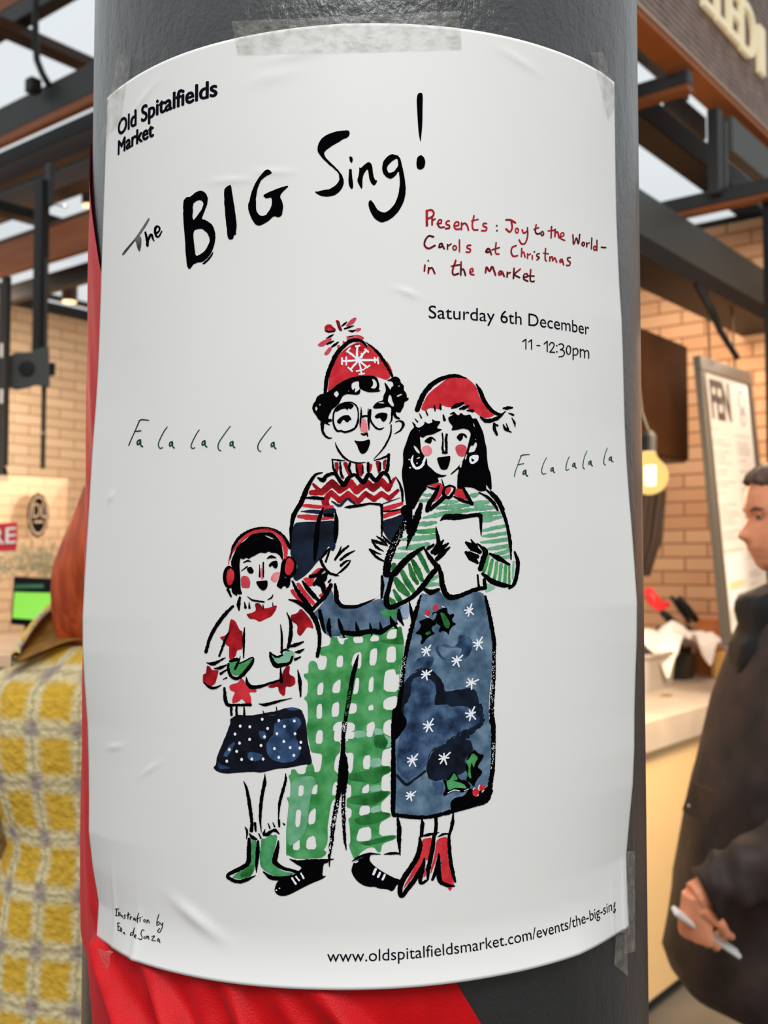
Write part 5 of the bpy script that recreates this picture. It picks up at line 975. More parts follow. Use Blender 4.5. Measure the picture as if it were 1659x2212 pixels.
beam('roof_beam', 1545, 555, 4.15, A_, 2.2, 1.2, 92, .03, m_greysteel, 'grey green sloping beam above the menu board', parts=(('dark_flange', -1, 36, .2, m_black), ))
beam('timber_beam', 1530, 618, 4.35, A_, 2.0, 1.1, 62, .06, m_darkwood, 'dark brown timber beam holding the menu board hooks')
beam('roof_beam', 1610, 475, 5.0, B_, 1.2, .9, 30, .1, m_black, 'black beam along the top of the right brick wall', cat='beam')
k = MB(); pc = at(1676, 700, 3.9); pt_ = at(1676, 436, 3.9)[2]; k.box((pc[0], pc[1], pt_/2), (A_, B_, Z_), (.06, .07, pt_)); tag(bevel(k.build('upright_post', m_black), .004), 'tall black post at the right edge of the photo', 'post')

# menu board hung on hooks and rods
mbd = thing('menu_board', at(1557, 1402, 3.85), 'tilted white menu board in a grey frame on the right', 'menu board')
TL, TR, BL = at(1506, 768, 3.9), at(1617, 806, 4.5), at(1556, 1402, 3.85)
uxm = TR-TL; WM = np.linalg.norm(uxm); uxm /= WM; dn = BL-TL; dn -= uxm*np.dot(dn, uxm); HM = np.linalg.norm(dn); dn /= HM
nm = np.cross(uxm, -dn);
if np.dot(nm, CAM-TL) < 0: nm = -nm
def bpt(u, v, l=0.0): return TL+uxm*(u*WM)+dn*(v*HM)+nm*l
m_frame = mat('frame_grey', (.07, .066, .06, 1), .4, .3)
m_menu = mat('menu_white', rgb(236, 234, 228), .5)
def slabm(u0, v0, u1, v1, l, th, m, name, parent):
    k = MB(); k.add(*slab([bpt(u0, v0, l), bpt(u1, v0, l), bpt(u1, v1, l), bpt(u0, v1, l)], th, -nm)); return k.build(name, m, parent)
fw = .055
for nme, q in (('top', (0, 0, 1, .05)), ('bottom', (0, .965, 1, 1)), ('left', (0, .05, .07, .965)), ('right', (.93, .05, 1, .965))):
    bevel(slabm(*q, .012, .03, m_frame, 'frame_bar', mbd), .003)
sheet = slabm(.06, .04, .94, .97, .002, .008, m_menu, 'sheet', mbd)
m_print = mat('menu_brown', rgb(74, 56, 52), .6); m_pale = mat('menu_grey', rgb(196, 190, 186), .6); m_lil = mat('menu_lilac', rgb(176, 168, 182), .6); m_yel = mat('menu_highlight', rgb(228, 220, 170), .6); m_note = mat('note_white', rgb(240, 240, 246), .6)
k = MB()
hd = bpt(.30, .135, .005)
flat_text('menu_heading', 'FEN', bpt(.335, .15, .003), uxm, .15, m_print, sheet, up=-dn, bold=.028, wscale=.74)
kk = MB(); n = 30
for cx_, cy_, rx, ry in ((.765, .12, .075, .04), (.77, .19, .06, .03)):
    pts = [bpt(cx_+rx*math.cos(w), cy_+ry*math.sin(w), .0035) for w in np.linspace(0, 2*np.pi, n, endpoint=False)]; pi_ = [bpt(cx_+rx*.72*math.cos(w), cy_+ry*.72*math.sin(w), .0035) for w in np.linspace(0, 2*np.pi, n, endpoint=False)]
    kk.add(pts+pi_, [(i, (i+1) % n, (i+1) % n+n, i+n) for i in range(n)])
for i, (u0, v0, u1, v1) in enumerate(((.72, .15, .82, .165), (.70, .168, .84, .178))): kk.add([bpt(u0, v0, .0036), bpt(u1, v0, .0036), bpt(u1, v1, .0036), bpt(u0, v1, .0036)], [(0, 1, 2, 3)])
kk.build('crest', m_lil, sheet)
k = MB()
for v_ in np.arange(.245, .93, .0135):
    for c0, c1 in ((.12, .50), (.56, .88)):
        if rng.random() < .34: continue
        w_ = rng.uniform(.35, 1)*(c1-c0); k.add([bpt(c0, v_, .0034), bpt(c0+w_, v_, .0034), bpt(c0+w_, v_+.0042, .0034), bpt(c0, v_+.0042, .0034)], [(0, 1, 2, 3)])
tag(k.build('menu_text_lines', m_pale, sheet), kind='stuff')
slabm(.13, .70, .46, .88, .004, .001, m_note, 'pasted_note', sheet); slabm(.15, .79, .44, .815, .0048, .0006, m_yel, 'yellow_highlight', sheet)
for (x0, y0, Y0), (x1, y1, Y1) in (((1525, 590, 4.25), (1534, 778, 4.05)), ((1577, 625, 4.45), (1588, 795, 4.38))):
    k = MB(); k.tube([at(x0, y0, Y0), at(x1, y1, Y1)], .005, 8); k.build('hanging_rod', mat('brass_rod', rgb(110, 80, 50), .4, .6), mbd)
for x, y0, y1, Y in ((1525, 556, 605, 4.22), (1577, 590, 640, 4.42)):
    k = MB(); k.tube([at(x, y0, Y), at(x, y1-10, Y), at(x-2, y1, Y)], .016, 10); k.build('hook', m_black, mbd)
k = MB(); k.tube([at(1503, 612, 4.0), at(1540, 675, 4.05), at(1556, 715, 4.08), at(1594, 775, 4.1)], [.012, .016, .013, .012], 10)
tag(k.build('brace_bar', m_black, smooth=True), 'black slanting brace bar over the menu board', 'bar')
# brown cupboard hung beside the wall
cup = thing('wall_cupboard', at(1478, 1003, 4.35), 'dark brown hanging cupboard between the column and the menu board', 'cupboard')
c0 = at(1479, 746, 4.35); hC = (1003-746)*4.35/FPX
k = MB(); k.box(c0-A_*.40-Z_*hC/2-nA*.16, (A_, nA, Z_), (.80, .32, hC)); bevel(k.build('carcass', m_darkwood, cup), .004)
k = MB(); k.box(c0-A_*.40-Z_*hC/2+nA*.008, (A_, nA, Z_), (.78, .016, hC-.02)); bevel(k.build('door', noise_mat('cupboard_brown', rgb(70, 42, 20), rgb(58, 32, 14), 4, rough=.85, spec=.1), cup), .003)

# globe pendant bulb half hidden behind the column edge
YB = 3.0
pl = thing('pendant_lamp', at(1402, 1069, YB), 'glowing globe bulb hanging at the right edge of the column', 'lamp')
bcn = at(1402, 1028, YB); rb = 41*YB/FPX
m_bulb = bpy.data.materials.new('glowing_bulb'); m_bulb.use_nodes = True
t = m_bulb.node_tree; t.nodes.clear(); out = t.nodes.new('ShaderNodeOutputMaterial'); mixn = t.nodes.new('ShaderNodeMixShader'); tr = t.nodes.new('ShaderNodeBsdfTransparent'); em = t.nodes.new('ShaderNodeEmission')
em.inputs['Color'].default_value = (1.0, .66, .20, 1); em.inputs['Strength'].default_value = 1.25; mixn.inputs[0].default_value = .72
t.links.new(tr.outputs[0], mixn.inputs[1]); t.links.new(em.outputs[0], mixn.inputs[2]); t.links.new(mixn.outputs[0], out.inputs['Surface'])
k = MB(); k.lathe(bcn, [(rb*math.sin(w)*(1.0), -rb*math.cos(w)) for w in np.linspace(.06, 2.55, 16)]+[(rb*.42, rb*1.05), (rb*.34, rb*1.3)], 28); k.build('globe', m_bulb, pl, smooth=True)
k = MB(); k.lathe(bcn+np.array([0, -rb*.3, 0]), [(.002, -rb*.55), (rb*.26, -rb*.5), (rb*.28, rb*.5), (.002, rb*.55)], 16); k.build('filament', mat('hot_filament', (1, .95, .8, 1), .3, emit=(1, .93, .75, 1), estr=7), pl)
k = MB(); k.lathe(bcn, [(rb*.40, rb*1.28), (rb*.42, rb*2.1), (rb*.2, rb*2.4)], 20); k.build('socket', m_black, pl)
k = MB(); k.tube([bcn+Z_*rb*2.3, bcn+Z_*(rb*2.3+.06)+np.array([-.02, 0, 0]), bcn+Z_*.5+np.array([-.05, 0, 0]), bcn+Z_*1.5+np.array([-.06, 0, 0])], .004, 8); k.build('cord', m_black, pl)
l = bpy.data.lights.new('bulb_glow', 'POINT'); l.energy = 32; l.color = (1, .68, .40); l.shadow_soft_size = .06
lo = bpy.data.objects.new('bulb_glow', l); col.objects.link(lo); lo.location = bcn+np.array([0.0, 0, 0])
# dark apron hanging behind the bulb
k = MB(); rows = []
for i in range(14):
    t_ = i/13; xr = np.interp(t_, [0, .6, .72, 1], [1440, 1431, 1420, 1404]); y_ = 1060+t_*185
    rows.append([at(1375+(xr-1375)*u, y_, 4.25+.02*math.sin(u*14+t_*3)) for u in np.linspace(0, 1, 18)])
g = np.array(rows).reshape(-1, 3); ii = np.arange(14*18).reshape(14, 18); q4 = np.stack([ii[:-1, :-1], ii[1:, :-1], ii[1:, 1:], ii[:-1, 1:]], -1).reshape(-1, 4)
m_apron = mat('apron_dark', rgb(52, 38, 32), .8)
o = build('apron', np.concatenate([g, g+np.array([0, .006, 0])]), q4.tolist()+(q4[:, ::-1]+len(g)).tolist(), m_apron, smooth=True); tag(o, 'dark brown apron hanging below the globe bulb', 'apron')

# counter of the right stall
m_conc = noise_mat('pale_concrete', rgb(198, 182, 164), rgb(182, 166, 150), 5, rough=.5)
m_front = noise_mat('cream_panel', rgb(240, 205, 150), rgb(232, 196, 140), 2, rough=.45)
e0 = at(1405, 1556, 3.55); ctz = e0[2]
ct = thing('stall_counter', (e0[0], e0[1], 0), 'pale concrete topped counter with cream front behind the man', 'counter')
dirC = np.array([at(1405, 1556, 3.55)[0], 0, 0]); 
LC = 2.5; base = e0-A_*1.0
k = MB(); k.box(base+A_*LC/2-nA*.42-Z_*.055, (A_, nA, Z_), (LC, .84, .11)); bevel(k.build('worktop', m_conc, ct), .006)
k = MB(); k.box(np.array([*(base+A_*LC/2-nA*.42)[:2], (ctz-.11)/2+.03]), (A_, nA, Z_), (LC-.04, .78, ctz-.11-.06)); bevel(k.build('front_panel', m_front, ct), .004)
k = MB(); k.box(np.array([*(base+A_*LC/2-nA*.46)[:2], .03]), (A_, nA, Z_), (LC-.06, .78, .06)); k.build('plinth', m_steel, ct)
def place(px, py, depth):   # a spot on the worktop under a photo point
    p = at(px, py, depth); p[2] = ctz; return p
# items on the worktop
m_tub = mat('grey_plastic', rgb(172, 163, 156), .45)
def top_at(px, py):
    r = (px-W/2)/FPX; u = -(py-H/2)/FPX; d = np.array([r, math.cos(PITCH)-u*math.sin(PITCH), math.sin(PITCH)+u*math.cos(PITCH)])
    return CAM+d*((ctz-EYE)/d[2])
def rbox(c, w0, w1, d0, d1, h, n=8):
    """tapered tub with rounded corners: rings from base to rim, then inside"""
    def ring(w, d, z, r=.02):
        out = []
        for sx, sy, a0 in ((1, 1, 0), (-1, 1, 90), (-1, -1, 180), (1, -1, 270)):
            for a in np.linspace(a0, a0+90, n): out.append(c+A_*((w/2-r)*sx+r*math.cos(math.radians(a)))+nA*((d/2-r)*sy+r*math.sin(math.radians(a)))+Z_*z)
        return out
    return [ring(w0, d0, 0), ring(w0*.3+w1*.7, d0*.3+d1*.7, h*.7), ring(w1, d1, h*.9), ring(w1+.02, d1+.02, h*.91), ring(w1+.02, d1+.02, h), ring(w1-.012, d1-.012, h), ring(w0-.012, d0-.012, .01)]
tb = top_at(1436, 1488); k = MB(); k.loft(rbox(tb-nA*.10-A_*.02, .26, .30, .18, .21, .155)); o = k.build('storage_tub', m_tub, smooth=False); tag(bevel(o, .002), 'pale grey plastic tub on the right counter beside the column', 'tub')
tb2 = top_at(1506, 1468); k = MB(); k.loft(rbox(tb2-nA*.10, .13, .15, .13, .15, .11)); o = k.build('storage_basket', mat('dark_green_tin', rgb(34, 36, 28), .4)); tag(bevel(o, .002), 'small dark green tin on the counter right of the grey tub', 'tin')
# crumpled white plastic draped over both
k = MB(); rows = []; NX, NY = 40, 20
pa, pb_ = top_at(1400, 1490)+Z_*.165-nA*.1, top_at(1556, 1462)+Z_*.165-nA*.1
for j in range(NY):
    v_ = j/(NY-1)
    for i in range(NX):
        u_ = i/(NX-1); dz = .03*math.sin(u_*9+1)*math.sin(v_*5)+.018*math.sin(u_*23+v_*9)+.012*math.sin(u_*41-v_*17)
        drop = .10*max(0, (v_-.72)/.28)**1.5*(0.5+.5*math.sin(u_*12+.5))+.05*max(0, (u_-.85)/.15)
        k.v.append(tuple(pa+(pb_-pa)*u_-nA*(.14-.30*v_)+Z_*(.005+dz+.035-drop)))
i4 = np.arange(NX*NY).reshape(NY, NX); q4 = np.stack([i4[:-1, :-1], i4[:-1, 1:], i4[1:, 1:], i4[1:, :-1]], -1).reshape(-1, 4)
g = np.array(k.v); o = build('plastic_wrap', np.concatenate([g, g-np.array([0, 0, .003])]), q4.tolist()+(q4[:, ::-1]+len(g)).tolist(), mat('white_plastic', rgb(252, 245, 236), .35), smooth=True); tag(o, 'crumpled white plastic sheet draped over the tub and tin', 'plastic sheet')
# things standing behind the sheet
shelf_z = ctz+.16
def lay(px, py, dep): return at(px, py, dep)
hd_ = thing('knife_block', top_at(1460, 1462)-nA*.30, 'dark knife block with black handles behind the white plastic', 'knife block')
c = at(1455, 1352, 5.03); k = MB(); k.box(np.array([c[0], c[1], ctz+(c[2]-.0-ctz)/2]), (A_, nA, Z_), (.20, .10, c[2]-ctz)); bevel(k.build('block', mat('block_brown', rgb(64, 48, 36), .6), hd_), .01)
for x0, y0, x1, y1, r in ((1450, 1289, 1490, 1345, .012), (1466, 1292, 1504, 1340, .02), (1430, 1322, 1462, 1352, .02)):
    k = MB(); k.tube([at(x0, y0, 4.90), at((x0+x1)/2, (y0+y1)/2, 4.92), at(x1, y1, 4.94)], [r*.8, r, r*.85], 10); k.build('handle', m_black, hd_, smooth=True)
k = MB(); k.tube([at(1396, 1272, 4.6), at(1412, 1296, 4.6), at(1424, 1309, 4.6), at(1446, 1306, 4.6)], [.022, .03, .028, .012], 12); o = k.build('rubber_glove', mat('red_rubber', rgb(235, 40, 48), .4), smooth=True); tag(o, 'crumpled red rubber glove lying behind the white plastic', 'glove')
c = at(1531, 1345, 4.98); k = MB(); k.box(np.array([c[0], c[1], (ctz+c[2]+.02)/2]), (A_, nA, Z_), (.11, .09, c[2]+.02-ctz)); tag(bevel(k.build('cardboard_box', mat('cardboard', rgb(190, 116, 60), .7)), .004), 'small orange brown cardboard box beside the menu board', 'box')
yp = top_at(1578, 1462); k = MB(); k.box(yp-nA*.05+Z_*.055, (A_, nA, Z_), (.16, .02, .11)); tag(bevel(k.build('price_card', mat('yellow_card', rgb(240, 200, 120), .5)), .002), 'yellow card standing on the counter behind the man', 'card')
ck = top_at(1440, 1504); k = MB(); k.box(ck+Z_*.004, (A_, nA, Z_), (.045, .03, .008)); tag(bevel(k.build('wooden_tag', mat('tag_brown', rgb(150, 120, 80), .6)), .002), 'tiny brown tag lying on the worktop front', 'tag')

# warm lights out of view, added to brighten the stall walls and counter
def stall_fill(name, loc, target, size, power, color): return area_light(name, loc, target, size, power, color)
stall_fill('right_stall_fill', at(1735, 720, 4.45), at(1735, 720, 4.45)+np.array([-.3, .3, -1]), .4, 6, (1, .76, .56))
stall_fill('right_wall_fill', at(1440, 568, 4.62), at(1440, 568, 4.62)+np.array([.25, .45, -1]), .25, 5, (1, .78, .58))  # added light, hidden behind the timber beam, to brighten the brick
stall_fill('right_counter_fill', at(1800, 700, 2.75), at(1440, 1800, 3.5), .5, 62, (1, .76, .48))
stall_fill('left_stall_fill', at(-330, 700, 5.4), at(90, 1150, 6.9), .6, 74, (1, .82, .66))
# ================================================================= people
m_skin = noise_mat('skin', rgb(246, 166, 124), rgb(236, 146, 106), 30, rough=.5, spec=.35)
m_skin2 = noise_mat('fair_skin', rgb(232, 180, 156), rgb(222, 166, 142), 30, rough=.5)
def voxel(o, size):
    m = o.modifiers.new('one_surface', 'REMESH'); m.mode = 'VOXEL'; m.voxel_size = size; m.use_smooth_shade = True
    return o
def frame(c, f):
    """place a point given forwards/left/up relative to c with forward f (unit, level)"""
    f = np.array(f, float); l = np.array([-f[1], f[0], 0.0])
    return lambda a, b, z: np.array(c)+f*a+l*b+Z_*z
def head_rings(Fm, rows, n=56):
    """rows: z, front, back, half width, nose bump, lip bump, eye socket depth"""
    out = []
    for z, fr_x, bk_x, w, nose, lip, eye in rows:
        c = (fr_x+bk_x)/2; a = (fr_x-bk_x)/2; r = []
        for i in range(n):
            t = 2*math.pi*i/n; tt = (t+math.pi) % (2*math.pi)-math.pi
            x = math.copysign(abs(math.cos(t))**.86, math.cos(t))*a; y = math.copysign(abs(math.sin(t))**.86, math.sin(t))*w
            x += nose*math.exp(-(tt/.16)**2)+lip*math.exp(-(tt/.36)**2)-eye*(math.exp(-((abs(tt)-.42)/.17)**2))
            r.append(Fm(c+x, y, z))
        out.append(r)
    return out
def limb(mb, pts, radii, n=14, steps=5, flat=1.0):
    """a smooth tapering tube through the joints"""
    p, r = [], []
    q = np.array(pts, float)
    ext = np.vstack([2*q[0]-q[1], q, 2*q[-1]-q[-2]])
    for i in range(1, len(ext)-2):
        for k in range(steps):
            t = k/steps
            p.append(.5*((2*ext[i])+(-ext[i-1]+ext[i+1])*t+(2*ext[i-1]-5*ext[i]+4*ext[i+1]-ext[i+2])*t*t+(-ext[i-1]+3*ext[i]-3*ext[i+1]+ext[i+2])*t**3)); r.append(radii[i-1]+(radii[i]-radii[i-1])*t)
    p.append(q[-1]); r.append(radii[-1]); mb.tube(p, r, n)
def hand(mb, wrist, d, pn, curl, k=1.0, side=1, grip=None):
    """five fingers: d along the palm, pn palm normal (fingers curl towards it); side picks the thumb's edge"""
    d = np.array(d, float); d /= np.linalg.norm(d); pn = np.array(pn, float); pn -= d*np.dot(pn, d); pn /= np.linalg.norm(pn); s = np.cross(d, pn)*side
    w = np.array(wrist, float)
    rings = []
    for t, hw, th in ((-.01, .027, .02), (.02, .032, .019), (.05, .040, .017), (.08, .043, .0145), (.095, .041, .012)):
        rings.append([w+d*t*k+s*hw*k*math.cos(a)+pn*th*k*math.sin(a) for a in np.linspace(0, 2*np.pi, 18, endpoint=False)])
    mb.loft(rings)
    for off, ln, r0 in ((-.031, .070, .0078), (-.0105, .080, .0084), (.0105, .086, .0086), (.031, .078, .0083)):
        p = w+d*.085*k+s*off*k; a = 0; pts = [p-d*.012*k, p]; dd = d.copy()
        for seg, fr_ in ((.46, 1.0), (.30, 1.1), (.24, .8)):
            a += curl*fr_; dd = d*math.cos(a)+pn*math.sin(a); p = p+dd*ln*seg*k; pts.append(p)
        mb.tube(np.array(pts), [r0*k*1.1, r0*k*1.05, r0*k, r0*k*.93, r0*k*.75], 10)
    p = w+d*.022*k+s*.030*k; tdir = d*.62+s*.62+pn*.35; tdir /= np.linalg.norm(tdir)
    p1 = p+tdir*.034*k; t2 = d*.85+pn*.45+s*.05; t2 /= np.linalg.norm(t2); p2 = p1+t2*.030*k; p3 = p2+(t2*.8+pn*.5)*.024*k
    mb.tube([p-tdir*.012*k, p, p1, p2, p3], [.014*k, .014*k, .0115*k, .0105*k, .008*k], 10)

# ---------------- the man in the brown jacket, in profile at the right edge
YM = 2.27; MX = YM/FPX                       # metres per photo pixel at his depth
def mz(py): return at(830, py, YM)[2]
def mx(px): return at(px, 1211, YM)[0]
my = at(830, 1211, YM)[1]
cxM = mx(1745)
Fm = frame((cxM, my, 0), (-1, 0, 0))         # forward is to the left of the photo
def fx(px): return cxM-mx(px)                # photo x -> distance forward of his axis
man = thing('person', (cxM, my, 0), 'person in dark brown jacket seen in profile at the right edge', 'person')
rows = []
for py, px, bk_, w, no, li, ey in ((1238, 1668, 1748, .040, 0, 0, 0), (1233, 1652, 1770, .050, 0, 0, 0), (1226, 1641, 1785, .056, 0, 0, 0), (1216, 1634, 1795, .060, 0, 0, 0), (1209, 1632.5, 1800, .062, 0, .001, 0), (1203, 1630, 1804, .064, 0, .003, 0), (1198, 1627, 1806, .065, 0, .003, 0), (1193, 1625, 1808, .066, 0, .001, 0), (1188, 1622, 1810, .067, 0, .004, 0), (1182, 1619.5, 1812, .068, 0, .0025, 0),
        (1175, 1618.5, 1813, .069, .003, .001, 0), (1169, 1618, 1815, .070, .012, 0, 0), (1164, 1618, 1815, .071, .021, 0, 0), (1158, 1618, 1816, .0715, .025, 0, .001), (1151, 1618, 1817, .072, .022, 0, .002), (1142, 1618.5, 1818, .0725, .015, 0, .003), (1132, 1619, 1818, .073, .008, 0, .006), (1122, 1619, 1818, .0735, .003, 0, .010), (1115, 1618, 1818, .074, .001, 0, .010), (1107, 1614.5, 1818, .0745, 0, 0, .004), (1100, 1613, 1817, .075, 0, 0, 0), (1088, 1613, 1816, .0755, 0, 0, 0), (1070, 1616, 1814, .075, 0, 0, 0), (1050, 1621, 1810, .0735, 0, 0, 0), (1032, 1632, 1802, .069, 0, 0, 0), (1018, 1648, 1788, .060, 0, 0, 0), (1008, 1668, 1768, .045, 0, 0, 0), (1003, 1690, 1745, .025, 0, 0, 0)):
    rows.append((mz(py), fx(px), fx(bk_), w, no, li, ey))
k = MB(); k.loft(head_rings(Fm, rows))
# neck, trunk, arms and legs under the clothes
def ell(Fm, z, f0, f1, w, n=24): 
    c = (f0+f1)/2; a = abs(f0-f1)/2
    return [Fm(c+a*math.cos(t), w*math.sin(t), z) for t in np.linspace(0, 2*np.pi, n, endpoint=False)]
k.loft([ell(Fm, 1.62, .035, -.085, .058), ell(Fm, 1.53, .03, -.085, .058), ell(Fm, 1.47, .04, -.095, .075), ell(Fm, 1.43, .06, -.11, .13), ell(Fm, 1.38, .085, -.12, .165), ell(Fm, 1.2, .10, -.12, .155), ell(Fm, 1.0, .10, -.11, .145), ell(Fm, .88, .09, -.12, .155)])
for s in (1, -1):
    limb(k, [Fm(-.01, s*.09, .92), Fm(.01, s*.10, .52), Fm(-.02, s*.10, .09)], [.088, .058, .04])
    limb(k, [Fm(-.06, s*.10, .05), Fm(.12, s*.11, .03)], [.042, .032])
sh = Fm(-.01, .175, 1.39); elb = Fm(.0, .235, 1.10)
wr_ = at(1500, 1940, YM-.27); wr_l = wr_
limb(k, [sh, elb, wr_], [.058, .045, .030])
limb(k, [Fm(-.01, -.175, 1.39), Fm(-.03, -.23, 1.10), Fm(.10, -.22, .88)], [.058, .045, .030])
hd1 = at(1504, 2040, YM-.25)-wr_
hand(k, wr_, hd1, np.array([.62, .55, -.1]), .75, .92, side=1)
hand(k, Fm(.10, -.22, .88), (-.35, 0, -.9), (0, 1, 0), .25, .95, side=-1)
body = voxel(k.build('body', m_skin, man, smooth=True), .0032)
m_white = mat('eye_white', (.46, .38, .33, 1), .35); m_iris = mat('eye_dark', (.03, .02, .015, 1), .2); m_hair = noise_mat('brown_hair', rgb(112, 86, 70), rgb(78, 58, 48), 90, rough=.6, stretch=(1, 1, .3))
for s in (1, -1):
    k = MB(); c = Fm(fx(1634.5), s*.0295, mz(1116)); k.lathe(c-Z_*0, [(.0092*math.sin(w), -.0092*math.cos(w)) for w in np.linspace(.05, 3.09, 12)], 16); e = k.build('eye', m_white, man, smooth=True)
    k = MB(); k.lathe(c+np.array([-.0060, -s*.0036, -.0012]), [(.0046*math.sin(w), -.0045*math.cos(w)) for w in np.linspace(.05, 3.09, 8)], 12); k.build('iris', m_iris, e, smooth=True)
    k = MB(); k.loft([[c+np.array([-.0103*math.cos(b_)*math.cos(a_), -.0103*s*math.sin(a_)*1.15, .0103*math.sin(b_)*1.0]) for a_ in np.linspace(-1.2, 1.3, 14)]+[c+np.array([-.0085*math.cos(b_)*math.cos(a_), -.0085*s*math.sin(a_)*1.15, .0085*math.sin(b_)]) for a_ in np.linspace(1.3, -1.2, 14)] for b_ in (.12, .4, .8, 1.2)]); k.build('eyelid', m_skin, man, smooth=True)
    k = MB(); k.tube([Fm(fx(1616), s*.018, mz(1104)), Fm(fx(1621), s*.034, mz(1099)), Fm(fx(1634), s*.050, mz(1102))], [.002, .0042, .002], 8); k.build('eyebrow', m_hair, man)
    k = MB(); ec = Fm(-.01, s*.078, mz(1128)); k.loft([[ec+np.array([(.5*.034)*math.cos(t)*sc, s*-o, .031*math.sin(t)*sc]) for t in np.linspace(0, 2*np.pi, 16, endpoint=False)] for sc, o in ((.55, -.006), (.9, .002), (1.0, .010), (.8, .014), (.4, .006))]); k.build('ear', m_skin, man, smooth=True)
# hair: a cap standing off the skull, open over the face
NH = 44; hr = []
for py, px, bk_, w, th in ((1160, 1620, 1812, .068, 2.25), (1130, 1620, 1822, .076, 1.75), (1100, 1614, 1826, .081, 1.42), (1075, 1614, 1826, .082, 1.05), (1052, 1616, 1824, .081, .55), (1040, 1610, 1820, .079, .06), (1026, 1617, 1814, .074, .03), (1012, 1634, 1802, .064, .03), (1001, 1656, 1782, .048, .03), (996, 1690, 1752, .022, .03)):
    c = (fx(px)+fx(bk_))/2; a = (fx(px)-fx(bk_))/2
    hr.append([Fm(c+a*math.cos(t)+rng.normal(0, .0012), w*math.sin(t), mz(py)+rng.normal(0, .0012)) for t in np.linspace(th, 2*math.pi-th, NH)])
g = np.array(hr).reshape(-1, 3); ii = np.arange(len(hr)*NH).reshape(-1, NH); q4 = np.stack([ii[:-1, :-1], ii[:-1, 1:], ii[1:, 1:], ii[1:, :-1]], -1).reshape(-1, 4)
o = build('hair', g, q4.tolist()+[tuple(ii[-1])], m_hair, man, smooth=True); m = o.modifiers.new('thickness', 'SOLIDIFY'); m.thickness = .012; m.offset = -1
# clothes
def cloth_mat(name, c1, c2, sc=14): return noise_mat(name, c1, c2, sc, rough=.62, bump=.35, bscale=16, spec=.35)
m_jack = cloth_mat('brown_jacket', rgb(64, 47, 41), rgb(40, 31, 28)); m_inner = cloth_mat('black_hood', rgb(20, 19, 20), rgb(12, 12, 12)); m_trou = cloth_mat('black_trousers', rgb(16, 15, 16), rgb(10, 10, 11))
def ringf(f0, f1, w, z, ph=0, amp=.006, n=48, e=.9):
    c = (f0+f1)/2; a = (f0-f1)/2; out = []
    for i in range(n):
        t = 2*math.pi*i/n; rip = 1+amp/.2*(math.sin(5*t+z*13+ph)+.6*math.sin(9*t-z*21+ph))
        out.append(Fm(c+a*rip*math.copysign(abs(math.cos(t))**e, math.cos(t)), w*rip*math.copysign(abs(math.sin(t))**e, math.sin(t)), z))
    return out
k = MB()
k.loft([ringf(fx(px), fx(bk_), w, mz(py), amp=.004) for py, px, bk_, w in ((2134, 1470, 1880, .235), (2110, 1452, 1884, .24), (2088, 1446, 1885, .24), (2064, 1438, 1885, .24), (2000, 1447, 1884, .238), (1915, 1458, 1880, .235), (1862, 1467, 1876, .232), (1800, 1476, 1872, .23), (1754, 1484, 1870, .228), (1683, 1502, 1866, .225), (1579, 1535, 1862, .222), (1510, 1555, 1858, .22), (1445, 1577, 1852, .215), (1390, 1598, 1846, .205), (1350, 1612, 1838, .18), (1321, 1624, 1826, .14), (1296, 1640, 1812, .10), (1276, 1655, 1800, .08))])
jk = k.build('jacket', m_jack, man, smooth=True)
# flap of the side pocket, a seam and a snap
yo = -.236
k = MB(); pf_ = [(1500, 1690), (1548, 1712), (1530, 1782), (1479, 1756)]
fr_ = [at(x, y, YM-.10-.0022*max(0, x-1478)) for x, y in pf_]; k.add(*slab(fr_, .022)); bevel(k.build('pocket_flap', m_jack, jk), .004)
k = MB(); k.lathe(at(1492, 1741, YM-.125), [(.001, -.004), (.005, -.003), (.005, .003)], 12, (0, 1, 0)); k.build('snap', m_chrome, jk)
k = MB()
k.loft([ringf(fx(px), fx(bk_), w, mz(py), 1.5, amp=.007) for py, px, bk_, w in ((1460, 1582, 1760, .10), (1433, 1578, 1770, .12), (1392, 1580, 1780, .13), (1376, 1596, 1790, .13), (1348, 1601, 1795, .13), (1318, 1594, 1800, .125), (1300, 1596, 1805, .12), (1284, 1604, 1808, .11), (1270, 1640, 1806, .095), (1258, 1668, 1800, .08))])
k.build('hood_collar', m_inner, man, smooth=True)
def sleeve(name, pts, radii, m, parent, fold=.006):
    mb = MB(); n = 22; P_ = []; R_2 = []; q = np.array(pts, float); ext = np.vstack([2*q[0]-q[1], q, 2*q[-1]-q[-2]])
    for i in range(1, len(ext)-2):
        for kk_ in range(14):
            t = kk_/14; P_.append(.5*((2*ext[i])+(-ext[i-1]+ext[i+1])*t+(2*ext[i-1]-5*ext[i]+4*ext[i+1]-ext[i+2])*t*t+(-ext[i-1]+3*ext[i]-3*ext[i+1]+ext[i+2])*t**3)); R_2.append(radii[i-1]+(radii[i]-radii[i-1])*t)
    P_.append(q[-1]); R_2.append(radii[-1]); s0 = len(mb.v); mb.tube(P_, R_2, n)
    v = np.array(mb.v)
    for i in range(len(P_)):
        for j in range(n):
            d = v[i*n+j]-P_[i]; a = 2*math.pi*j/n; v[i*n+j] = P_[i]+d*(1+fold/R_2[i]*(math.sin(i*.9+2*a)+.6*math.sin(i*.53-3*a+1)))
    mb.v = [tuple(x) for x in v]; return mb.build(name, m, parent, smooth=True)
sleeve('sleeve', [Fm(-.02, .165, 1.40), Fm(-.015, .225, 1.26), Fm(.01, .262, 1.10), (np.array(elb)*.35+wr_*.65)+np.array([.01, -.02, .0]), wr_+(np.array(elb)-wr_)*.06], [.085, .086, .078, .064, .050], m_jack, man, .006)
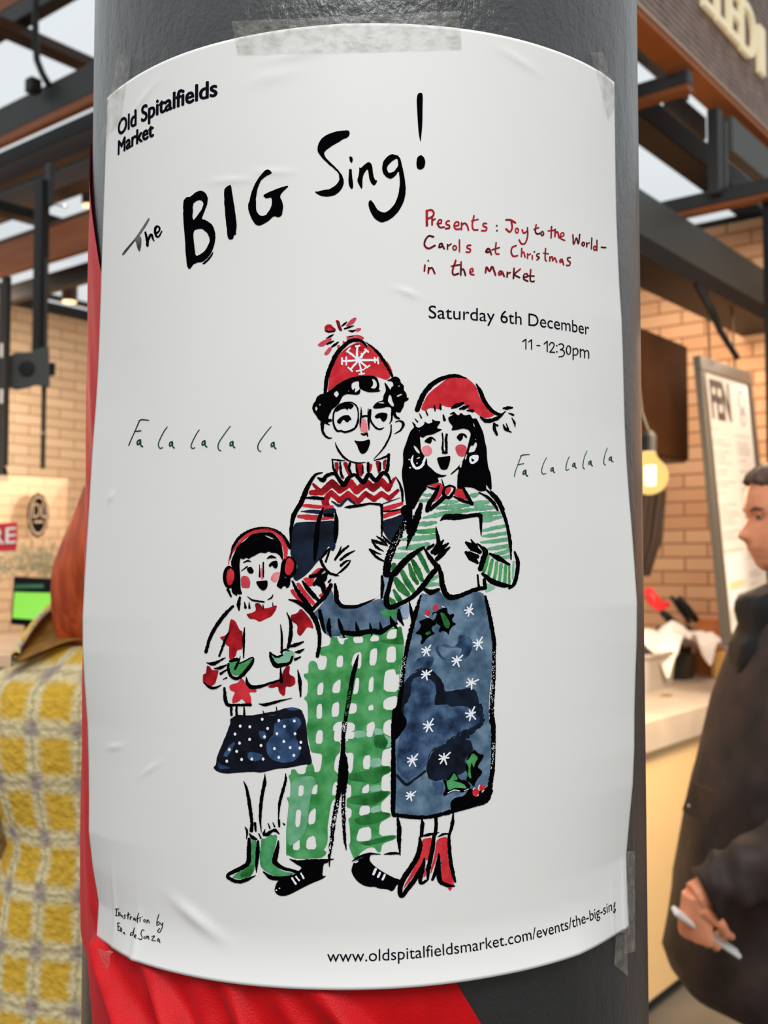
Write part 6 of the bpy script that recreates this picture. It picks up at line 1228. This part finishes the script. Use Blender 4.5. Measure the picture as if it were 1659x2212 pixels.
sleeve('sleeve', [Fm(-.02, -.165, 1.40), Fm(-.03, -.225, 1.26), Fm(-.03, -.245, 1.10), Fm(.04, -.235, .98), Fm(.095, -.225, .90)], [.085, .086, .076, .064, .052], m_jack, man, .006)
k = MB(); k.loft([ringf(fx(1500), fx(1850), .17, .70, amp=.003), ringf(fx(1520), fx(1850), .17, .85, amp=.003), ringf(fx(1540), fx(1850), .17, 1.0, amp=.003)])
for s in (1, -1): limb(k, [Fm(0, s*.085, .86), Fm(.005, s*.10, .5), Fm(-.02, s*.105, .08)], [.115, .085, .075], 20)
voxel(k.build('trousers', m_trou, man, smooth=True), .012)
for s in (1, -1):
    k = MB(); c = Fm(.03, s*.108, 0); rr = []
    for z, l0, l1, w in ((.0, .155, -.125, .048), (.03, .16, -.13, .05), (.055, .13, -.125, .046), (.08, .04, -.12, .042), (.10, .0, -.11, .04)): rr.append([Fm(.03+(l0+l1)/2+(l0-l1)/2*math.cos(t), s*.108+w*math.sin(t), z) for t in np.linspace(0, 2*np.pi, 20, endpoint=False)])
    k.loft(rr); k.build('shoe', m_inner, man, smooth=True)
# what he holds: a slim pale card wallet between fingers and palm
pa_, pb2 = at(1455, 1966, YM-.275), at(1596, 2062, YM-.235); dd = pb2-pa_; Ld = np.linalg.norm(dd); dd /= Ld
nn_ = np.cross(dd, np.array([0, 1.0, .25])); nn_ /= np.linalg.norm(nn_); ww_ = np.cross(nn_, dd)
k = MB(); k.box((pa_+pb2)/2, (dd, ww_, nn_), (Ld, .026, .010))
o = k.build('folded_leaflet', mat('white_leaflet', (.80, .78, .74, 1), .5)); tag(bevel(o, .004), "folded white leaflet held in the brown-jacketed person's hand", 'leaflet')

# ---------------- the woman in the yellow plaid coat, from behind, at the left edge
YW = 1.75; wy = at(830, 1211, YW)[1]
def wz(py): return at(830, py, YW)[2]
def wxp(px): return at(px, 1211, YW)[0]
cxW = wxp(285)
Fw = frame((cxW, wy, 0), (0, 1, 0))          # she faces away from the camera
def lf(px): return cxW-wxp(px)               # photo x -> distance to her left
wom = thing('person', (cxW, wy, 0), 'person in fuzzy yellow plaid coat seen from behind at the left edge', 'person')
rows = []
zc = 1.47
for dz, fr_x, bk_x, w, no, li, ey in ((.0, .055, .0, .035, 0, 0, 0), (.012, .075, -.02, .045, 0, 0, 0), (.03, .086, -.05, .054, 0, .002, 0), (.045, .088, -.07, .058, 0, .004, 0), (.06, .089, -.08, .062, .003, .003, 0), (.075, .090, -.088, .065, .018, 0, 0), (.09, .090, -.092, .067, .018, 0, .003), (.11, .091, -.096, .069, .008, 0, .008), (.125, .093, -.098, .070, 0, 0, .004), (.15, .093, -.098, .071, 0, 0, 0), (.18, .084, -.092, .068, 0, 0, 0), (.205, .06, -.07, .055, 0, 0, 0), (.22, .02, -.03, .025, 0, 0, 0)): rows.append((zc+dz, fr_x, bk_x, w, no, li, ey))
k = MB(); k.loft(head_rings(Fw, rows))
def ellw(z, f0, f1, w, n=24): return [Fw((f0+f1)/2+(f0-f1)/2*math.cos(t), w*math.sin(t), z) for t in np.linspace(0, 2*np.pi, n, endpoint=False)]
k.loft([ellw(1.56, .04, -.06, .05), ellw(1.46, .035, -.065, .05), ellw(1.40, .05, -.07, .09), ellw(1.34, .08, -.09, .145), ellw(1.15, .09, -.09, .135), ellw(.95, .09, -.09, .12), ellw(.82, .09, -.10, .15)])
for s in (1, -1):
    limb(k, [Fw(-.0, s*.08, .86), Fw(.01, s*.085, .48), Fw(-.02, s*.085, .08)], [.085, .055, .038]); limb(k, [Fw(-.05, s*.085, .045), Fw(.12, s*.09, .03)], [.036, .03])
    el_ = at(-20, 1690, YW) if s == 1 else Fw(.02, -.205, 1.10); wr2 = at(-10, 1800, YW+.24) if s == 1 else Fw(.22, -.165, 1.06); limb(k, [Fw(0, s*.16, 1.35), el_, wr2], [.05, .04, .026]); hand(k, wr2, Fw(.5, s*.10, 1.03)-Fw(.22, s*.17, 1.05), (0, 0, -1), .4, .85, side=s)
voxel(k.build('body', m_skin2, wom, smooth=True), .0045)
for s in (1, -1):
    k = MB(); c = Fw(.082, s*.030, zc+.118); k.lathe(c, [(.0105*math.sin(w), -.0105*math.cos(w)) for w in np.linspace(.05, 3.09, 10)], 14); e = k.build('eye', m_white, wom, smooth=True)
    k = MB(); k.lathe(c+np.array([0, .0078, 0]), [(.0045*math.sin(w), -.0045*math.cos(w)) for w in np.linspace(.05, 3.09, 8)], 10); k.build('iris', m_iris, e, smooth=True)
# red hair falling behind into the hood
m_red = noise_mat('red_hair', (0.75, 0.12, 0.02, 1), (0.42, 0.05, 0.010, 1), 55, .35, .65, rough=.45, bump=.5, bscale=120, spec=.5, stretch=(1, 1, .18))
hr = []; NH = 60
for z, f0, b0, w, th in ((1.41, .0, -.075, .100, 1.3), (1.45, .0, -.085, .114, 1.3), (1.48, .01, -.098, .119, 1.3), (1.51, .02, -.108, .120, 1.25), (1.55, .04, -.118, .117, 1.1), (1.59, .06, -.122, .104, 1.0), (1.63, .08, -.120, .090, .8), (1.655, .095, -.116, .084, .5), (1.68, .098, -.105, .078, .1), (1.698, .08, -.085, .062, .03), (1.71, .04, -.045, .035, .03)):
    c = (f0+b0)/2; a = (f0-b0)/2
    hr.append([Fw(c+a*math.cos(t)*(1+.02*math.sin(13*t)), w*math.sin(t)*(1+.025*math.sin(17*t+z*9)), z) for t in np.linspace(th, 2*math.pi-th, NH)])
g = np.array(hr).reshape(-1, 3); ii = np.arange(len(hr)*NH).reshape(-1, NH); q4 = np.stack([ii[:-1, :-1], ii[:-1, 1:], ii[1:, 1:], ii[1:, :-1]], -1).reshape(-1, 4)
o = build('hair', g, q4.tolist(), m_red, wom, smooth=True); m = o.modifiers.new('thickness', 'SOLIDIFY'); m.thickness = .014; m.offset = -1
# plaid: mustard ground, cream bands, mauve crossings
def plaid(name):
    m = mat(name, (.5, .3, .03, 1), .95, 0, .15); t, b, L = nodes_of(m)
    uv = t.nodes.new('ShaderNodeUVMap'); uv.uv_map = 'weave'; nz = t.nodes.new('ShaderNodeTexNoise'); nz.inputs['Scale'].default_value = 110; nz.inputs['Detail'].default_value = 3
    ad = t.nodes.new('ShaderNodeMixRGB'); ad.blend_type = 'ADD'; ad.inputs[0].default_value = .018; L(uv.outputs[0], ad.inputs[1]); L(nz.outputs['Color'], ad.inputs[2]); L(uv.outputs[0], nz.inputs['Vector'])
    sp = t.nodes.new('ShaderNodeSeparateXYZ'); L(ad.outputs[0], sp.inputs[0])
    def band(out, per, ph, w, soft=.16):
        a = t.nodes.new('ShaderNodeMath'); a.operation = 'MULTIPLY_ADD'; a.inputs[1].default_value = 1/per; a.inputs[2].default_value = ph; L(out, a.inputs[0])
        f = t.nodes.new('ShaderNodeMath'); f.operation = 'FRACT'; L(a.outputs[0], f.inputs[0])
        s = t.nodes.new('ShaderNodeMath'); s.operation = 'SUBTRACT'; s.inputs[1].default_value = .5; L(f.outputs[0], s.inputs[0])
        ab = t.nodes.new('ShaderNodeMath'); ab.operation = 'ABSOLUTE'; L(s.outputs[0], ab.inputs[0])
        mr_ = t.nodes.new('ShaderNodeMapRange'); mr_.inputs['From Min'].default_value = w; mr_.inputs['From Max'].default_value = w-soft; L(ab.outputs[0], mr_.inputs['Value']); return mr_.outputs[0]
    bu, bv = band(sp.outputs['X'], .066, .25, .23), band(sp.outputs['Y'], .084, .30, .23)
    tu, tv = band(sp.outputs['X'], .066, .25, .06, .05), band(sp.outputs['Y'], .084, .30, .06, .05)
    def mix(f, a, c, fac=None):
        n = t.nodes.new('ShaderNodeMixRGB'); L(f, n.inputs[0]); 
        if isinstance(a, tuple): n.inputs[1].default_value = a
        else: L(a, n.inputs[1])
        if isinstance(c, tuple): n.inputs[2].default_value = c
        else: L(c, n.inputs[2])
        return n.outputs[0]
    fz_ = t.nodes.new('ShaderNodeTexNoise'); fz_.inputs['Scale'].default_value = 85; fz_.inputs['Detail'].default_value = 5; L(uv.outputs[0], fz_.inputs['Vector'])
    yel = mix(fz_.outputs['Fac'], rgb(196, 146, 30), rgb(246, 204, 84)); cream = mix(fz_.outputs['Fac'], rgb(198, 180, 124), rgb(252, 242, 206)); mau = mix(fz_.outputs['Fac'], rgb(120, 102, 94), rgb(200, 184, 172)); kh = mix(fz_.outputs['Fac'], rgb(176, 152, 96), rgb(218, 198, 150))
    mxm = t.nodes.new('ShaderNodeMath'); mxm.operation = 'MAXIMUM'; L(bu, mxm.inputs[0]); L(bv, mxm.inputs[1])
    mul = t.nodes.new('ShaderNodeMath'); mul.operation = 'MULTIPLY'; L(bu, mul.inputs[0]); L(bv, mul.inputs[1])
    tm = t.nodes.new('ShaderNodeMath'); tm.operation = 'MAXIMUM'; L(tu, tm.inputs[0]); L(tv, tm.inputs[1])
    c = mix(mxm.outputs[0], yel, cream); c = mix(tm.outputs[0], c, kh); c = mix(mul.outputs[0], c, mau); L(c, b.inputs['Base Color'])
    bp = t.nodes.new('ShaderNodeBump'); bp.inputs['Strength'].default_value = .9; bp.inputs['Distance'].default_value = .008; L(fz_.outputs['Fac'], bp.inputs['Height']); L(bp.outputs[0], b.inputs['Normal']); return m
m_plaid = plaid('yellow_plaid_fleece'); m_lin = noise_mat('brown_lining', rgb(150, 104, 34), rgb(120, 80, 26), 40, rough=.8)
def woven(name, rings, parent, m=None, u0=0.0):
    """open loft with weave coordinates: u along the ring, v along its length"""
    R3 = np.array(rings, float); nr, n = R3.shape[:2]
    mid = R3[nr//2]; du = np.concatenate([[0], np.cumsum(np.linalg.norm(np.diff(mid, axis=0), axis=1))]); dv = np.concatenate([[0], np.cumsum(np.linalg.norm(np.diff(R3.mean(1), axis=0), axis=1))])
    ii = np.arange(nr*n).reshape(nr, n); q = np.stack([ii[:-1, :-1], ii[:-1, 1:], ii[1:, 1:], ii[1:, :-1]], -1).reshape(-1, 4)
    o = build(name, R3.reshape(-1, 3), q.tolist(), m or m_plaid, parent, smooth=True)
    uvl = o.data.uv_layers.new(name='weave'); vi = np.zeros(len(o.data.loops), int); o.data.loops.foreach_get('vertex_index', vi)
    uvv = np.stack([du[vi % n]+u0, dv[vi//n]], 1); uvl.data.foreach_set('uv', uvv.ravel()); return o
rings = []
for py, pl, fr_, bk_ in ((2560, -12, .17, -.17), (2400, -10, .165, -.165), (2212, -6, .16, -.155), (2078, 0, .155, -.15), (1974, 11, .15, -.145), (1900, 18, .15, -.14), (1850, 24, .15, -.138), (1805, 40, .15, -.138), (1740, 24, .15, -.14), (1690, 8, .15, -.142), (1620, -10, .148, -.142), (1540, -25, .14, -.138), (1480, -24, .13, -.13), (1450, 4, .118, -.12), (1425, 50, .10, -.105), (1405, 82, .085, -.09), (1388, 110, .075, -.08)):
    w = lf(pl); rings.append([Fw((fr_+bk_)/2+(fr_-bk_)/2*math.copysign(abs(math.cos(t))**.8, math.cos(t))+.004*math.sin(4*t+py*.02), w*math.copysign(abs(math.sin(t))**.8, math.sin(t)), wz(py)) for t in np.linspace(0, 2*math.pi, 65)])
coat = woven('coat', rings, wom)
def wsleeve(pts, radii, parent):
    q = np.array(pts, float); ext = np.vstack([2*q[0]-q[1], q, 2*q[-1]-q[-2]]); P_, R_2 = [], []
    for i in range(1, len(ext)-2):
        for kk_ in range(10):
            t = kk_/10; P_.append(.5*((2*ext[i])+(-ext[i-1]+ext[i+1])*t+(2*ext[i-1]-5*ext[i]+4*ext[i+1]-ext[i+2])*t*t+(-ext[i-1]+3*ext[i]-3*ext[i+1]+ext[i+2])*t**3)); R_2.append(radii[i-1]+(radii[i]-radii[i-1])*t)
    P_.append(q[-1]); R_2.append(radii[-1]); mb = MB(); mb.tube(P_, R_2, 24, caps=False); v = np.array(mb.v).reshape(len(P_), 24, 3)
    return woven('sleeve', np.concatenate([v, v[:, :1]], 1), parent)
wsleeve([at(20, 1462, YW), at(-22, 1530, YW-.01), at(-26, 1640, YW-.02), at(-10, 1715, YW), at(-20, 1780, YW+.10), at(-10, 1800, YW+.22)], [.045, .064, .068, .062, .056, .05], wom)
wsleeve([Fw(0, -.13, 1.38), Fw(0, -.185, 1.32), Fw(-.01, -.215, 1.20), Fw(.02, -.205, 1.10), Fw(.11, -.18, 1.06), Fw(.21, -.165, 1.06)], [.045, .064, .066, .062, .056, .05], wom)
# wide hood lying open on her back: outer plaid, brown lining
def dens(p, n=8):
    q = np.array(p, float); ext = np.vstack([2*q[0]-q[1], q, 2*q[-1]-q[-2]]); o_ = []
    for i in range(1, len(ext)-2):
        for kk_ in range(n):
            t = kk_/n; o_.append(.5*((2*ext[i])+(-ext[i-1]+ext[i+1])*t+(2*ext[i-1]-5*ext[i]+4*ext[i+1]-ext[i+2])*t*t+(-ext[i-1]+3*ext[i]-3*ext[i+1]+ext[i+2])*t**3))
    o_.append(q[-1]); return np.array(o_)
# its rim rises from low at her back to high beside the face; the wall in between shows its lining
rimp = [(180, 1235, .07), (136, 1271, .05), (108, 1307, .02), (86, 1344, -.02), (78, 1384, -.07), (84, 1403, -.10)]
basp = [(290, 1352, -.075), (230, 1356, -.08), (182, 1362, -.085), (146, 1376, -.095), (112, 1391, -.105), (86, 1404, -.108)]
rim = [Fw(d_, lf(px), wz(py)) for px, py, d_ in rimp]; bas = [Fw(d_, lf(px), wz(py)) for px, py, d_ in basp]
rim = [Fw(.075, lf(225), wz(1205))]+rim; bas = [Fw(-.073, lf(330), wz(1350))]+bas
def mirr(p): q = np.array(p, float); q[0] = 2*cxW-q[0]; return q
rim, bas = dens(rim), dens(bas)
for sgn in (1, -1):
    r1_, b1_ = (rim, bas) if sgn == 1 else (np.array([mirr(p) for p in rim]), np.array([mirr(p) for p in bas]))
    out_ = np.array([-sgn*.012, .012, 0]); sag = np.array([-sgn*.03, .05, -.02])
    mid = (r1_+b1_)/2+sag*np.sin(np.linspace(0, 1, len(r1_))*math.pi)[:, None]
    hood = woven('hood', [r1_, (r1_+mid)/2+out_*.8+np.array([0, .01, 0]), mid+out_, b1_+out_-Z_*.02], wom)
    woven('hood_lining', [r1_, (r1_+mid)/2+np.array([0, .008, 0]), mid, b1_-Z_*.012], hood, m_lin)
    mb = MB(); mb.tube(r1_, [.0055]*len(r1_), 8); v = np.array(mb.v).reshape(len(r1_), 8, 3); woven('hood_edge', np.concatenate([v, v[:, :1]], 1), hood)
m_dark = cloth_mat('dark_trousers', rgb(40, 38, 42), rgb(30, 28, 32))
k = MB()
for s in (1, -1): limb(k, [Fw(0, s*.085, .80), Fw(.005, s*.088, .48), Fw(-.02, s*.088, .09)], [.10, .075, .06], 18)
k.loft([ellw(.72, .1, -.11, .16), ellw(.85, .1, -.11, .16)]); voxel(k.build('trousers', m_dark, wom, smooth=True), .012)
for s in (1, -1):
    k = MB(); rr = []
    for z, l0, l1, w in ((.0, .15, -.10, .044), (.03, .155, -.105, .046), (.055, .12, -.10, .042), (.09, .0, -.09, .04)): rr.append([Fw((l0+l1)/2+(l0-l1)/2*math.cos(t), s*.09+w*math.sin(t), z) for t in np.linspace(0, 2*np.pi, 20, endpoint=False)])
    k.loft(rr); k.build('shoe', m_inner, wom, smooth=True)
